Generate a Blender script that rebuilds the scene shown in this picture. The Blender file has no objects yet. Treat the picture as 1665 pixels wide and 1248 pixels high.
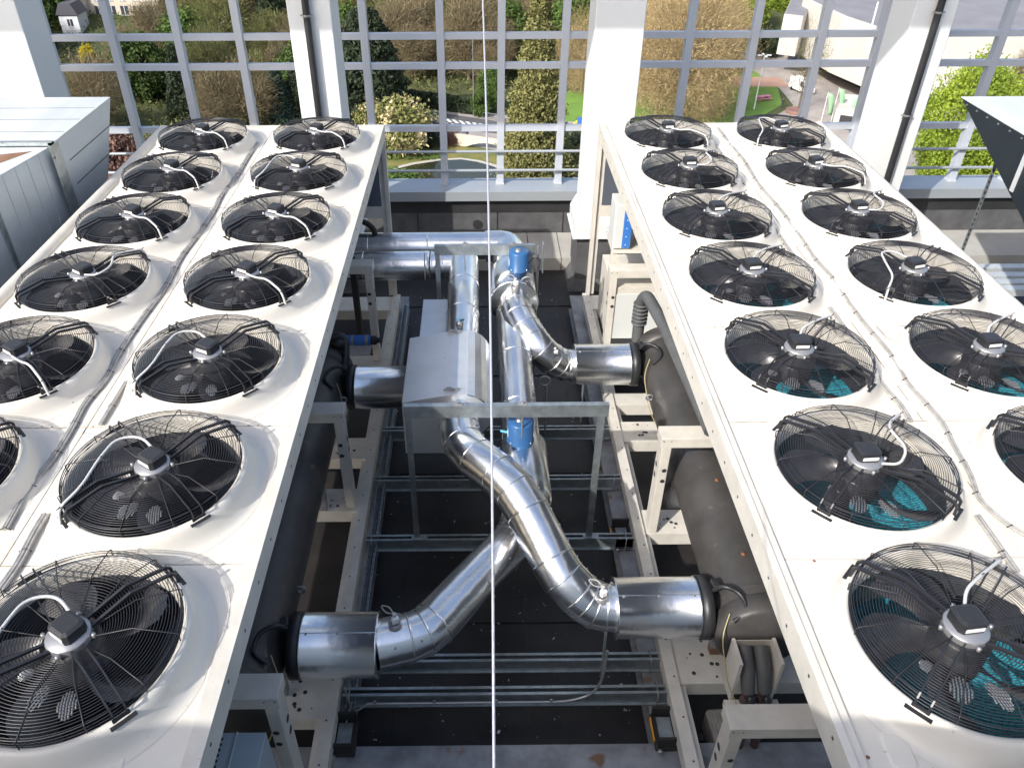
import bpy, math, random
import numpy as np
from mathutils import Vector, Matrix
R = math.radians
SC = bpy.context.scene
COL = SC.collection

# ------------------------------------------------------------------ camera, sky, sun, exposure
FPX, PW, PH, PX, PY = 1265.78, 1665.0, 1248.0, 786.73, 566.11
YAW, PITCH, ROLL = 0.0063, 0.6073, -0.0038
CAM = Vector((0.0, -8.2007, 2.8443))
_f = Vector((math.sin(YAW)*math.cos(PITCH), math.cos(YAW)*math.cos(PITCH), -math.sin(PITCH)))
_r = Vector((math.cos(YAW), -math.sin(YAW), 0)); _u = _r.cross(_f)
RT = math.cos(ROLL)*_r + math.sin(ROLL)*_u; UP = -math.sin(ROLL)*_r + math.cos(ROLL)*_u
cd = bpy.data.cameras.new('camera'); cam = bpy.data.objects.new('camera', cd); COL.objects.link(cam)
cd.sensor_fit = 'HORIZONTAL'; cd.sensor_width = 36; cd.lens = FPX*36/PW
cd.shift_x = -(PX-PW/2)/PW; cd.shift_y = (PY-PH/2)/PW
cd.clip_start = 0.05; cd.clip_end = 3000
cam.matrix_world = Matrix(((RT.x, UP.x, -_f.x, CAM.x), (RT.y, UP.y, -_f.y, CAM.y), (RT.z, UP.z, -_f.z, CAM.z), (0, 0, 0, 1)))
SC.camera = cam
SUN_AZ, SUN_EL = R(44), R(38)          # light travels towards +x +y
W = bpy.data.worlds.new('World'); SC.world = W; W.use_nodes = True
nt = W.node_tree; bg = nt.nodes['Background']
sky = nt.nodes.new('ShaderNodeTexSky'); sky.sky_type = 'NISHITA'; sky.sun_disc = False
sky.sun_elevation = SUN_EL; sky.sun_rotation = math.pi + SUN_AZ
sky.air_density = 1.0; sky.dust_density = 3.5; sky.ozone_density = 1.0
nt.links.new(sky.outputs[0], bg.inputs[0]); bg.inputs[1].default_value = 0.15
sl = bpy.data.lights.new('sun', 'SUN'); sl.energy = 2.75; sl.angle = R(0.5); sl.color = (1, 0.965, 0.90)
so = bpy.data.objects.new('sun', sl); COL.objects.link(so)
so.rotation_euler = Vector((math.sin(SUN_AZ)*math.cos(SUN_EL), math.cos(SUN_AZ)*math.cos(SUN_EL), -math.sin(SUN_EL))).to_track_quat('-Z', 'Y').to_euler()
SC.view_settings.view_transform = 'Standard'; SC.view_settings.look = 'None'
SC.view_settings.exposure = 0.88; SC.view_settings.gamma = 1
SC.cycles.max_bounces = 8; SC.cycles.transparent_max_bounces = 8

def at(u, v, x=None, y=None, z=None):
    """A point of the photograph laid on a known real plane."""
    d = RT*((u-PX)/FPX) - UP*((v-PY)/FPX) + _f
    t = (x-CAM.x)/d.x if x is not None else (y-CAM.y)/d.y if y is not None else (z-CAM.z)/d.z
    return CAM + d*t

# ------------------------------------------------------------------ materials
def mat(name, col, rough=0.6, metal=0.0, var=0.0, scale=3.0, col2=None, bump=0.0, bscale=30.0, stretch=(1, 1, 1), detail=5, coords='Object', spots=None, spec=None, rvar=0.0, rnd=0.0, trans=0.0, lo=0.35, hi=0.65):
    m = bpy.data.materials.new(name); m.use_nodes = True; n = m.node_tree.nodes; L = m.node_tree.links
    b = n['Principled BSDF']; b.inputs['Roughness'].default_value = rough; b.inputs['Metallic'].default_value = metal
    if spec is not None: b.inputs['Specular IOR Level'].default_value = spec
    b.inputs['Base Color'].default_value = (*col, 1)
    tc = n.new('ShaderNodeTexCoord'); mp = n.new('ShaderNodeMapping'); mp.inputs['Scale'].default_value = stretch
    L.new(tc.outputs[coords], mp.inputs[0])
    out = None
    if var or col2:
        nz = n.new('ShaderNodeTexNoise'); nz.inputs['Scale'].default_value = scale; nz.inputs['Detail'].default_value = detail; nz.inputs['Roughness'].default_value = 0.6
        L.new(mp.outputs[0], nz.inputs[0])
        cr = n.new('ShaderNodeValToRGB'); cr.color_ramp.elements[0].position = lo; cr.color_ramp.elements[1].position = hi
        c2 = col2 or tuple(c*(1-var) for c in col)
        cr.color_ramp.elements[0].color = (*c2, 1); cr.color_ramp.elements[1].color = (*col, 1)
        L.new(nz.outputs[0], cr.inputs[0]); out = cr.outputs[0]
        if rvar:
            mr = n.new('ShaderNodeMapRange'); mr.inputs[3].default_value = rough-rvar; mr.inputs[4].default_value = rough+rvar
            L.new(nz.outputs[0], mr.inputs[0]); L.new(mr.outputs[0], b.inputs['Roughness'])
    if spots:
        scol, sscale, thr = spots
        n2 = n.new('ShaderNodeTexNoise'); n2.inputs['Scale'].default_value = sscale; n2.inputs['Detail'].default_value = 3
        L.new(tc.outputs[coords], n2.inputs[0])
        r2 = n.new('ShaderNodeValToRGB'); r2.color_ramp.elements[0].position = thr; r2.color_ramp.elements[1].position = thr+0.05
        mx = n.new('ShaderNodeMix'); mx.data_type = 'RGBA'
        L.new(n2.outputs[0], r2.inputs[0]); L.new(r2.outputs[0], mx.inputs[0])
        if out: L.new(out, mx.inputs[6])
        else: mx.inputs[6].default_value = (*col, 1)
        mx.inputs[7].default_value = (*scol, 1); out = mx.outputs[2]
    if rnd:
        oi = n.new('ShaderNodeObjectInfo'); hs = n.new('ShaderNodeHueSaturation')
        mr = n.new('ShaderNodeMapRange'); mr.inputs[3].default_value = 1-rnd; mr.inputs[4].default_value = 1+rnd
        L.new(oi.outputs['Random'], mr.inputs[0]); L.new(mr.outputs[0], hs.inputs['Value'])
        if out: L.new(out, hs.inputs['Color'])
        else: hs.inputs['Color'].default_value = (*col, 1)
        out = hs.outputs[0]
    if out: L.new(out, b.inputs['Base Color'])
    if bump:
        nb = n.new('ShaderNodeTexNoise'); nb.inputs['Scale'].default_value = bscale; nb.inputs['Detail'].default_value = 4
        L.new(mp.outputs[0], nb.inputs[0])
        bp = n.new('ShaderNodeBump'); bp.inputs['Strength'].default_value = bump; bp.inputs['Distance'].default_value = 0.02
        L.new(nb.outputs[0], bp.inputs['Height']); L.new(bp.outputs[0], b.inputs['Normal'])
    if trans:
        tr = n.new('ShaderNodeBsdfTranslucent'); ms = n.new('ShaderNodeMixShader'); ms.inputs[0].default_value = trans
        if out: L.new(out, tr.inputs[0])
        else: tr.inputs[0].default_value = (*col, 1)
        L.new(b.outputs[0], ms.inputs[1]); L.new(tr.outputs[0], ms.inputs[2]); L.new(ms.outputs[0], n['Material Output'].inputs[0])
    return m

M = dict(
 cream=mat('cream_paint', (.685, .65, .585), .38, var=.09, scale=1.7, spots=((.50, .42, .32), 30, .71), bump=.05, bscale=4),
 creamside=mat('cream_frame_paint', (.64, .61, .55), .42, var=.16, scale=5, spots=((.35, .25, .17), 40, .72)),
 white=mat('white_column_paint', (.69, .715, .725), .5, var=.04, scale=1.2),
 mull=mat('grey_blue_mullion_paint', (.50, .53, .585), .42, var=.07, scale=2),
 cap=mat('parapet_cap_metal', (.40, .43, .46), .38, metal=.25, var=.10, scale=1.5, stretch=(.4, 1, 1)),
 bitumen=mat('mineral_bitumen', (.12, .12, .125), .85, var=.35, scale=3.5, bump=.5, bscale=150),
 bitumendark=mat('smooth_bitumen', (.035, .034, .036), .6, var=.4, scale=3),
 black=mat('black_wire', (.022, .022, .026), .38),
 blackplas=mat('black_plastic', (.028, .029, .033), .42, var=.3, scale=14),
 blade=mat('fan_blade_black', (.035, .036, .042), .25, var=.4, scale=9),
 bellin=mat('bell_inner_shade', (.05, .055, .065), .45),
 motor=mat('motor_plate_metal', (.36, .36, .37), .35, metal=.6),
 conduit=mat('grey_white_conduit', (.50, .50, .50), .45),
 greycable=mat('grey_cable', (.38, .37, .36), .5, var=.3, scale=20),
 label=mat('white_sticker', (.8, .8, .8), .4),
 alu=mat('aluminium_cladding', (.93, .94, .95), .25, metal=1.0, var=.12, scale=2.5, bump=.22, bscale=7, rvar=.07),
 galv=mat('galvanised_steel', (.42, .47, .49), .40, metal=.75, var=.30, scale=14, rvar=.1),
 galvdull=mat('weathered_galvanised', (.34, .35, .37), .55, metal=.45, var=.38, scale=6, spots=((.22, .13, .08), 3.3, .66)),
 sheet=mat('galvanised_sheet', (.70, .73, .76), .42, metal=.6, var=.12, scale=3, bump=.15, bscale=3, spots=((.33, .36, .40), 28, .70)),
 duct=mat('duct_sheet', (.62, .66, .68), .5, metal=.2, var=.22, scale=1.6, stretch=(1, .3, 1), bump=.08, bscale=2.5),
 ductdark=mat('duct_seam_and_reflection_dark', (.035, .046, .058), .42, metal=.4, var=.25, scale=2.5),
 insul=mat('black_insulation', (.062, .059, .057), .48, var=.45, scale=4, col2=(.042, .040, .039), bump=.12, bscale=10, spots=((.11, .10, .09), 8, .69)),
 insulgrey=mat('grey_insulation_tube', (.10, .105, .11), .6, var=.2, scale=6),
 blue=mat('actuator_blue', (.035, .12, .29), .3, var=.12, scale=5),
 bluetape=mat('bright_blue_paint', (.04, .17, .52), .4),
 cyan=mat('cyan_plastic', (.08, .35, .55), .4),
 panelgrey=mat('grey_blue_panel', (.13, .15, .19), .35, metal=.4),
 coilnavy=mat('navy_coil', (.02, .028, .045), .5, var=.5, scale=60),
 yellow=mat('yellow_wire', (.42, .36, .17), .5), orange=mat('orange_rubber', (.65, .30, .02), .5),
 stain=mat('seam_grime', (.40, .30, .20), .9, var=.4, scale=30), rust=mat('rust_brown', (.20, .08, .04), .8), copper=mat('copper_brown', (.10, .05, .05), .55, var=.4, scale=12),
 rubber=mat('black_rubber', (.02, .02, .02), .7), wood=mat('weathered_wood', (.30, .28, .25), .85, var=.4, scale=9, stretch=(8, 1, 8)),
 steelrope=mat('steel_rope', (.42, .43, .47), .45, metal=.3, bump=.25, bscale=60, stretch=(1, 1, 1)),
 roof=mat('roof_membrane', (.030, .027, .026), .45, col2=(.013, .012, .013), scale=2.2, spots=((.13, .12, .11), 22, .735), bump=.08, bscale=6),
 slab=mat('ledge_paving', (.45, .435, .40), .85, var=.16, scale=2.5, bump=.1, bscale=40),
 brownstain=mat('brown_board', (.28, .15, .09), .8, var=.4, scale=6),
 ctrl=mat('control_cabinet_paint', (.60, .62, .61), .4, var=.05),
 ctrlblue=mat('pale_blue_cabinet', (.34, .41, .45), .4, var=.06),
 concrete=mat('pale_concrete', (.55, .53, .49), .8, var=.14, scale=.25), concdark=mat('roof_felt_grey', (.22, .22, .24), .8, var=.2, scale=.2),
 dark=mat('dark_opening', (.03, .03, .035), .5), glass=mat('window_glass', (.05, .06, .08), .15, spec=.8),
 asphalt=mat('road_asphalt', (.11, .11, .115), .85, var=.2, scale=.3), paving=mat('pavement_slabs', (.36, .33, .31), .85, var=.22, scale=.35),
 paint=mat('white_road_paint', (.75, .75, .73), .7), pinkpath=mat('pink_path_gravel', (.42, .26, .20), .9, var=.15, scale=.5),
 grass=mat('park_lawn', (.15, .28, .045), .9, col2=(.10, .20, .03), scale=.12, spots=((.12, .17, .04), .5, .6)),
 drygrass=mat('dry_bank_grass', (.19, .17, .05), .9, col2=(.08, .12, .03), scale=.3), soil=mat('woodland_floor', (.075, .085, .030), .95, col2=(.04, .06, .016), scale=.09),
 water=mat('pond_water', (.022, .028, .018), .08, col2=(.035, .035, .015), scale=.2, bump=.03, bscale=2),
 bark=mat('tree_bark', (.17, .13, .09), .9, var=.3, scale=2), barkpale=mat('pale_bark', (.34, .28, .19), .9, var=.3, scale=1),
 skin=mat('skin', (.5, .32, .24), .6), cloth=mat('dark_cloth', (.04, .045, .06), .8), hair=mat('dark_hair', (.03, .02, .015), .8), clothw=mat('pale_cloth', (.6, .58, .55), .8),
 red=mat('dark_red_carpaint', (.12, .012, .02), .25), vanwhite=mat('white_vanpaint', (.78, .78, .78), .3), tyre=mat('tyre_rubber', (.02, .02, .02), .8),
 pink=mat('pink_plastic', (.6, .22, .33), .5), green=mat('light_green_cloth', (.32, .60, .34), .7, trans=.2), flagy=mat('yellow_flag_cloth', (.8, .65, .03), .7), flagb=mat('blue_flag_cloth', (.04, .15, .5), .7),
 brick=mat('reddish_brick', (.25, .14, .12), .85, var=.2, scale=1), slate=mat('slate_roof', (.09, .09, .11), .6), render=mat('cream_render', (.58, .52, .43), .8, var=.1, scale=.5), renderw=mat('white_render', (.70, .71, .74), .8),
)
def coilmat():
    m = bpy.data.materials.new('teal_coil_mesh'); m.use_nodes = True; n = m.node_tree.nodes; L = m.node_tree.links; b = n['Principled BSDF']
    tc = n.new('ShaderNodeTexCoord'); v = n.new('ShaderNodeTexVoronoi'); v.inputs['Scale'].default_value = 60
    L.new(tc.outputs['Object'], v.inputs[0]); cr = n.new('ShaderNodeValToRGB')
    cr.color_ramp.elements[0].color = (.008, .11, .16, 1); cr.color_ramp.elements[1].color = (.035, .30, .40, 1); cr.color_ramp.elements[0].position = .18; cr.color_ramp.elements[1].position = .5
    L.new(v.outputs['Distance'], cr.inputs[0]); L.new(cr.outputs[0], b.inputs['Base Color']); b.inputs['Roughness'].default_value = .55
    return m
M['teal'] = coilmat()

# ------------------------------------------------------------------ mesh builder
class MB:
    def __init__(s): s.v = []; s.f = []; s.m = []; s.sm = []; s.mats = []; s.cur = 0
    def use(s, name):
        if name not in s.mats: s.mats.append(name)
        s.cur = s.mats.index(name); return s
    def add(s, vs, fs, smooth=False):
        o = len(s.v); s.v += [tuple(p) for p in vs]
        for f in fs: s.f.append(tuple(o+i for i in f)); s.m.append(s.cur); s.sm.append(smooth)
        return s
    def hexa(s, p):  # 8 points: bottom 4 ccw, top 4 ccw
        return s.add(p, [(3, 2, 1, 0), (4, 5, 6, 7), (0, 1, 5, 4), (1, 2, 6, 5), (2, 3, 7, 6), (3, 0, 4, 7)])
    def box(s, x0, x1, y0, y1, z0, z1):
        if x0 > x1: x0, x1 = x1, x0
        if y0 > y1: y0, y1 = y1, y0
        if z0 > z1: z0, z1 = z1, z0
        return s.hexa([(x0, y0, z0), (x1, y0, z0), (x1, y1, z0), (x0, y1, z0), (x0, y0, z1), (x1, y0, z1), (x1, y1, z1), (x0, y1, z1)])
    def cbox(s, c, sx, sy, sz, rz=0, ch=0.0):
        c = Vector(c); q = Matrix.Rotation(rz, 3, 'Z'); hx, hy = sx/2, sy/2
        if ch:
            pts = [(-hx+ch, -hy), (hx-ch, -hy), (hx, -hy+ch), (hx, hy-ch), (hx-ch, hy), (-hx+ch, hy), (-hx, hy-ch), (-hx, -hy+ch)]
            k = 1-ch*1.0/max(hx, hy)
            rings = []
            for z, g in ((-sz/2, 1), (sz/2-ch*.5, 1), (sz/2, k)):
                rings.append([c+q@Vector((x*g, y*g, z)) for x, y in pts])
            return s.loft(rings, caps=True)
        P = [c+q@Vector((x, y, z)) for z in (-sz/2, sz/2) for x, y in ((-hx, -hy), (hx, -hy), (hx, hy), (-hx, hy))]
        return s.hexa(P)
    def loft(s, rings, caps=True, smooth=False, closed=True):
        n = len(rings[0]); vs = [p for r in rings for p in r]; fs = []
        for i in range(len(rings)-1):
            for j in range(n if closed else n-1):
                a = i*n+j; b = i*n+(j+1) % n; fs.append((a, b, b+n, a+n))
        s.add(vs, fs, smooth)
        if caps and closed:
            s.add(rings[0], [tuple(range(n))[::-1]]); s.add(rings[-1], [tuple(range(n))])
        return s
    def lathe(s, prof, c=(0, 0, 0), n=48, axis='Z', smooth=True, caps=False):
        c = Vector(c); rings = []
        for r, z in prof:
            ring = []
            for k in range(n):
                a = 2*math.pi*k/n; x, y = r*math.cos(a), r*math.sin(a)
                ring.append(c+(Vector((x, y, z)) if axis == 'Z' else Vector((z, x, y)) if axis == 'X' else Vector((y, z, x))))
            rings.append(ring)
        return s.loft(rings, caps, smooth)
    def tube(s, pts, r, n=10, caps=True, smooth=True, up=None, sq=False):
        pts = [Vector(p) for p in pts]; rr = r if isinstance(r, (list, tuple)) else [r]*len(pts); rings = []; prev = None
        for i, p in enumerate(pts):
            t = (pts[min(i+1, len(pts)-1)]-pts[max(i-1, 0)]).normalized()
            if prev is None:
                a = Vector((0, 0, 1)) if abs(t.z) < .95 else Vector((0, 1, 0)); u = t.cross(a).normalized()
            else:
                u = (prev-t*prev.dot(t)).normalized()
            w = t.cross(u); prev = u
            k = 1.0
            if 0 < i < len(pts)-1:
                d1 = (p-pts[i-1]).normalized(); d2 = (pts[i+1]-p).normalized(); k = 1/max(.6, math.cos(d1.angle(d2)/2) if d1.length and d2.length else 1)
            ph = math.pi/4 if sq else 0
            rings.append([p+(u*math.cos(2*math.pi*j/n+ph)+w*math.sin(2*math.pi*j/n+ph))*rr[i] for j in range(n)])
        return s.loft(rings, caps, smooth)
    def bar(s, a, b, w, h, upv=(0, 0, 1)):
        a, b = Vector(a), Vector(b); t = (b-a).normalized(); u = Vector(upv); sd = t.cross(u).normalized(); u = sd.cross(t)
        P = [q+sd*(i*w/2)+u*(j*h/2) for j in (-1, 1) for q, i in ((a, -1), (a, 1), (b, 1), (b, -1))]
        return s.hexa(P)
    def prism(s, poly, z0, z1):
        n = len(poly); return s.add([(x, y, z0) for x, y in poly]+[(x, y, z1) for x, y in poly], [tuple(range(n))[::-1], tuple(range(n, 2*n))]+[(i, (i+1) % n, n+(i+1) % n, n+i) for i in range(n)])
    def prismY(s, poly, y0, y1):
        n = len(poly); return s.add([(x, y0, z) for x, z in poly]+[(x, y1, z) for x, z in poly], [tuple(range(n)), tuple(range(n, 2*n))[::-1]]+[(i, n+i, n+(i+1) % n, (i+1) % n) for i in range(n)])
    def build(s, name, parent=None, bevel=0, **kw):
        me = bpy.data.meshes.new(name); me.from_pydata(s.v, [], s.f)
        for k in s.mats: me.materials.append(M[k])
        me.polygons.foreach_set('material_index', s.m); me.polygons.foreach_set('use_smooth', s.sm); me.update()
        o = bpy.data.objects.new(name, me); COL.objects.link(o)
        if parent: o.parent = parent
        if bevel:
            b = o.modifiers.new('bevel', 'BEVEL'); b.width = bevel; b.segments = 2; b.limit_method = 'ANGLE'; b.angle_limit = R(40)
        if kw: tag(o, **kw)
        return o
def tag(o, label=None, cat=None, group=None, kind=None):
    for k, v in (('label', label), ('category', cat), ('group', group), ('kind', kind)):
        if v: o[k] = v
    return o
def thing(name, loc, label, cat, group=None):
    o = bpy.data.objects.new(name, None); o.empty_display_size = .2; COL.objects.link(o); o.location = loc
    return tag(o, label, cat, group)
def rel(o, root):      # child built in world coordinates under a moved root
    o.parent = root; o.matrix_parent_inverse = Matrix.Translation(root.location).inverted(); return o
def copy_tree(o, parent=None):
    c = o.copy(); COL.objects.link(c); c.parent = parent
    for ch in list(o.children):
        if not ch.name.startswith('power_cable'): copy_tree(ch, c)
    return c
def mb(m): return MB().use(m)
def bend(pts, rad, seg=6):
    """Round the corners of a polyline."""
    pts = [Vector(p) for p in pts]; out = [pts[0]]
    for i in range(1, len(pts)-1):
        a, b, c = pts[i-1], pts[i], pts[i+1]; d1 = (a-b); d2 = (c-b); L = min(rad, d1.length*.48, d2.length*.48)
        p, q = b+d1.normalized()*L, b+d2.normalized()*L
        for k in range(seg+1):
            t = k/seg; out.append(p*(1-t)**2+b*2*t*(1-t)+q*t*t)
    out.append(pts[-1]); return out

rnd = random.Random(5)
ROOFZ = -2.85; GZ = -42.0

# ------------------------------------------------------------------ roof, parapet, facade
g = mb('roof').box(-9, 11, -14, 2.03, ROOFZ-.4, ROOFZ); g.build('roof_deck', kind='structure')
g = mb('roof')
for x in (-.75, .35, 1.02): g.box(x, x+.06, -7.5, 2.0, ROOFZ, ROOFZ+.006)
for y in (-5.9, -4.1, -2.3, -.6, 1.0): g.box(-1.0, 1.3, y, y+.07, ROOFZ+.006, ROOFZ+.011)
g.build('roof_seams', kind='structure')
g = mb('slab')
xs = [-9, -5.2, -3.6, -2.4, -1.2, -.05, .75, 1.22, 2.2, 3.4, 4.6, 5.8, 7.0, 9, 11]
for a, b in zip(xs, xs[1:]): g.box(a+.006, b-.006, 2.03, 2.875, -2.85, -2.65)
g.build('roof_walkway', kind='structure')
mb('concrete').box(-9, 11, 2.9, 3.3, -20, -2.0).box(-9, 11, -14, 2.9, -20, ROOFZ-.41).build('building_block', label='pale concrete storeys of the building below the roof parapet', cat='building')
pw = thing('parapet_wall', (0, 2.9, ROOFZ), 'low bitumen clad parapet wall with grey metal cap behind the pipes', 'parapet')
w = mb('bitumen').box(-9, 11, 2.88, 3.2, -2.85, -2.30)
w.use('bitumendark').box(-9, 11, 2.872, 3.2, -2.298, -2.10)
for x in (-2.2, -.95, .28, 1.3, 2.6, 4.0, 5.3, 6.6): w.use('bitumendark').box(x, x+.012, 2.870, 2.882, -2.65, -2.30)
rel(w.build('bitumen_lining'), pw)
c = mb('cap').add([(-9, 2.78, -1.915), (11, 2.78, -1.915), (11, 3.26, -1.895), (-9, 3.26, -1.895), (-9, 2.78, -2.07), (11, 2.78, -2.07), (11, 3.26, -2.07), (-9, 3.26, -2.07)], [(0, 1, 2, 3), (4, 7, 6, 5), (0, 4, 5, 1), (2, 6, 7, 3), (1, 5, 6, 2), (0, 3, 7, 4)])
for x in (-5.0, -2.55, -.52, 1.6, 3.75, 6.2): c.box(x, x+.008, 2.776, 3.24, -2.072, -1.911)
rel(c.build('metal_cap', bevel=.006), pw)
o = mb('dark').lathe([(.075, 0), (.075, .02)], (-.02, 2.868, -2.50), 24, 'Y', caps=True).build('drain_hole'); rel(o, pw)

def column(x0, x1, y0, y1, label, pipe=None, base=True):
    t = thing('column', ((x0+x1)/2, (y0+y1)/2, ROOFZ), label, 'column', 'white facade columns')
    rel(mb('white').box(x0, x1, y0, y1, -1.84, 5.0).build('shaft', bevel=.012), t)
    if base:
        f = .075
        q = mb('white').loft([[(x0-a, y0-a, z), (x1+a, y0-a, z), (x1+a, y1+a, z), (x0-a, y1+a, z)] for a, z in ((.004, -1.66), (f, -1.84), (f, -2.0), (f+.03, -2.005), (f+.03, -2.03))])
        rel(q.build('flashing'), t)
        q = mb('bitumen').loft([[(x0-a, y0-a, z), (x1+a, y0-a, z), (x1+a, y1+a, z), (x0-a, y1+a, z)] for a, z in ((.03, -2.032), (.03, -2.70), (.12, -2.85))])
        rel(q.build('bitumen_base'), t)
    if pipe:
        px, py = pipe
        q = rel(mb('blackplas').tube([(px, py, -2.8), (px, py, 5)], .042, 16).build('drainpipe'), t)
        for z in (.86, -.35, -1.6):
            k = mb('motor').lathe([(.05, -.012), (.05, .012)], (px, py, z), 20).box(px-.075, px+.075, py-.012, py+.012, z-.006, z+.006).box(px-.01, px+.01, py, y0+.01, z-.008, z+.008).build('pipe_clamp'); rel(k, q)
    return t
CY0, CY1 = 1.52, 2.10
def cx(u, v): return at(u, v, y=CY0).x
column(cx(464, 0), cx(536, 0), CY0, CY1, 'white column with dark drainpipe behind the first chiller from the metal bend box', pipe=(cx(497, 0), CY0-.06))
column(1.39, 1.98, CY0, CY1, 'broad white column with stepped flashing foot and no pipe, beside the black roof membrane')
column(-6.05, cx(22, 0), CY0, CY1, 'white column rising behind the galvanised duct on the left edge')
column(cx(1492, 0), cx(1562, 0), CY0, CY1, 'white column with drainpipe in front of the bright green shrubs', pipe=(cx(1528, 0), CY0-.06))

fac = thing('facade_screen', (0, 3.1, -1.9), 'open grid screen of grey blue metal bars between the white columns', 'screen')
FY0, FY1 = 3.02, 3.14
for x in (-6.6, -5.92, -5.02, -4.12, -3.28, -2.42, -1.56, -.515, .33, 1.215, 2.05, 2.93, 3.83, 4.76, 5.58, 6.45, 7.27, 8.1):
    q = mb('mull').box(x-.052, x+.052, FY0, FY1, -1.90, 5).box(x-.02, x+.02, FY1, FY1+.05, -1.9, 5)
    q.box(x-.062, x+.062, FY0-.012, FY1+.01, -1.905, -1.875)
    rel(q.build('mullion', bevel=.004), fac)
for z in (-1.04, -.145, .255, 1.15, 2.05, 2.95):
    q = mb('mull').box(-9, 11, FY0+.025, FY1-.015, z-.042, z+.042)
    rel(q.build('transom'), fac)
for z in (-1.655, -1.36):
    rel(mb('cap').tube([(-9, 2.97, z), (11, 2.97, z)], .021, 10).build('handrail'), fac)
q = mb('white').box(-18, 11, -2.75, -1.6, 5.3, 6.1).build('roof_beam', bevel=.01, label='white horizontal beam over the roof above the columns', cat='beam')
q = mb('white').box(-7, 9, -12, -9.05, ROOFZ, 2.62).build('plant_room', label='pale plant room behind the viewer on the roof', cat='plant room')

# ------------------------------------------------------------------ fans
SY = 1.0318
def guard_z(r):
    if r > .44: return 0.0
    if r > .28: return .004+(.44-r)/.16*.034
    return .038-(.28-r)/.17*.052
def make_fan():
    p = MB().use('cream')
    p.lathe([(.570, -.179), (.548, -.176), (.528, -.163), (.510, -.135), (.497, -.098), (.484, -.066), (.470, -.052), (.456, -.052), (.444, -.062), (.437, -.09), (.434, -.15)], n=72)
    p.use('bellin').lathe([(.434, -.15), (.430, -.22), (.434, -.36)], n=72)  # wall below the lip coloured dark to deepen its shade
    fan = p.build('fan')
    gb = MB().use('black'); n = 64
    def ring(r, z, w, n=72):
        gb.lathe([(r+w*math.cos(a), z+w*math.sin(a)) for a in (0, math.pi/2, math.pi, 3*math.pi/2, 2*math.pi)], n=n)
    r = .115
    while r < .446: ring(r, guard_z(r), .0017); r += .0121
    for rr, z, w in ((.4505, .0, .0032), (.452, -.018, .0024), (.452, -.036, .003)): ring(rr, z, w)
    for k in range(12):
        a = R(k*30)
        if min(abs(((math.degrees(a)-b+180) % 360)-180) for b in (45, 135, 225, 315)) < 14: continue
        pr = [(.10, guard_z(.115)+.004), (.28, .043), (.45, .005), (.462, -.004), (.459, -.045)]
        gb.tube([(r_*math.cos(a), r_*math.sin(a), z) for r_, z in pr], .0028, 5)
    guard = gb.build('guard', fan)
    for a0 in (45, 135, 225, 315):
        a = R(a0); d = Vector((math.cos(a), math.sin(a), 0)); sd = Vector((-d.y, d.x, 0)); q = MB().use('black')
        for s in (-1, 1):
            off = sd*(s*.026)
            pts = [d*.085+off+Vector((0, 0, .0)), d*.27+off+Vector((0, 0, .048)), d*.452+off+Vector((0, 0, .014)), d*.468+off+Vector((0, 0, -.004)), d*.470+off+Vector((0, 0, -.060))]
            w = .0095 if a0 in (45, 225) else .0048
            q.tube(pts, w, 4, sq=True, smooth=False)
        c = d*.481; q.cbox((c.x, c.y, -.062), .024, .105, .006, a); q.cbox((d*.470).to_tuple()[:2]+(-.045,), .005, .07, .024, a)
        q.build('support_arm', fan)
    mp = MB().use('motor').lathe([(0.001, .012), (.088, .012), (.092, .004), (.092, -.02)], n=40)
    for k in range(4):
        a = R(k*90); mp.lathe([(.001, .010), (.009, .009), (.009, -.01)], (.106*math.cos(a), .106*math.sin(a), 0), 12)
    mp.use('blackplas').lathe([(.092, -.02), (.118, -.03), (.118, -.09)], n=40)
    mp.use('motor')  # ribbed silver petals added below the hub for the glints there
    for a0, r0, L_p, W_p in ((-112, .225, .125, .040), (-76, .245, .13, .034), (-150, .20, .06, .026)):
        a = R(a0); d = Vector((math.cos(a), math.sin(a), 0)); sd = Vector((-d.y, d.x, 0))
        for j in range(7):
            t_ = (j-3)/3; L2 = L_p*.5*math.sqrt(max(.12, 1-t_*t_)); c = d*r0+sd*(t_*W_p)
            mp.tube([c-d*L2+Vector((0, 0, -.128)), c+Vector((0, 0, -.118)), c+d*L2+Vector((0, 0, -.128))], .0042, 6)
    mp.build('motor_plate', fan)
    bx = MB().use('blackplas').cbox((0.0, .010, .043), .122, .108, .058, 0, .016)
    bx.use('label').box(-.042, .042, -.0465, -.0435, .026, .046)
    box = bx.build('motor_box', fan)
    bl = MB().use('blade')
    bl.lathe([(.001, -.085), (.10, -.085), (.118, -.10), (.118, -.22)], n=40)
    for k in range(5):
        rows = []
        for i in range(9):
            t = i/8; r_ = .112+t*(.412-.112); half = R(15+5*t-8*max(0, t-.8)/.2); mid = R(k*72)+R(24)*t*t
            row = []
            for j in range(5):
                s_ = j/4*2-1; a = mid+s_*half; z = -.150-s_*(.055-.02*t)+.012*math.cos(s_*1.5)
                row.append((r_*math.cos(a), r_*math.sin(a), z))
            rows.append(row)
        bl.loft(rows, False, True, closed=False)
    bl.build('fan_blades', fan)
    return fan, box
fan0, box0 = make_fan()
fan_used = False
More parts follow.
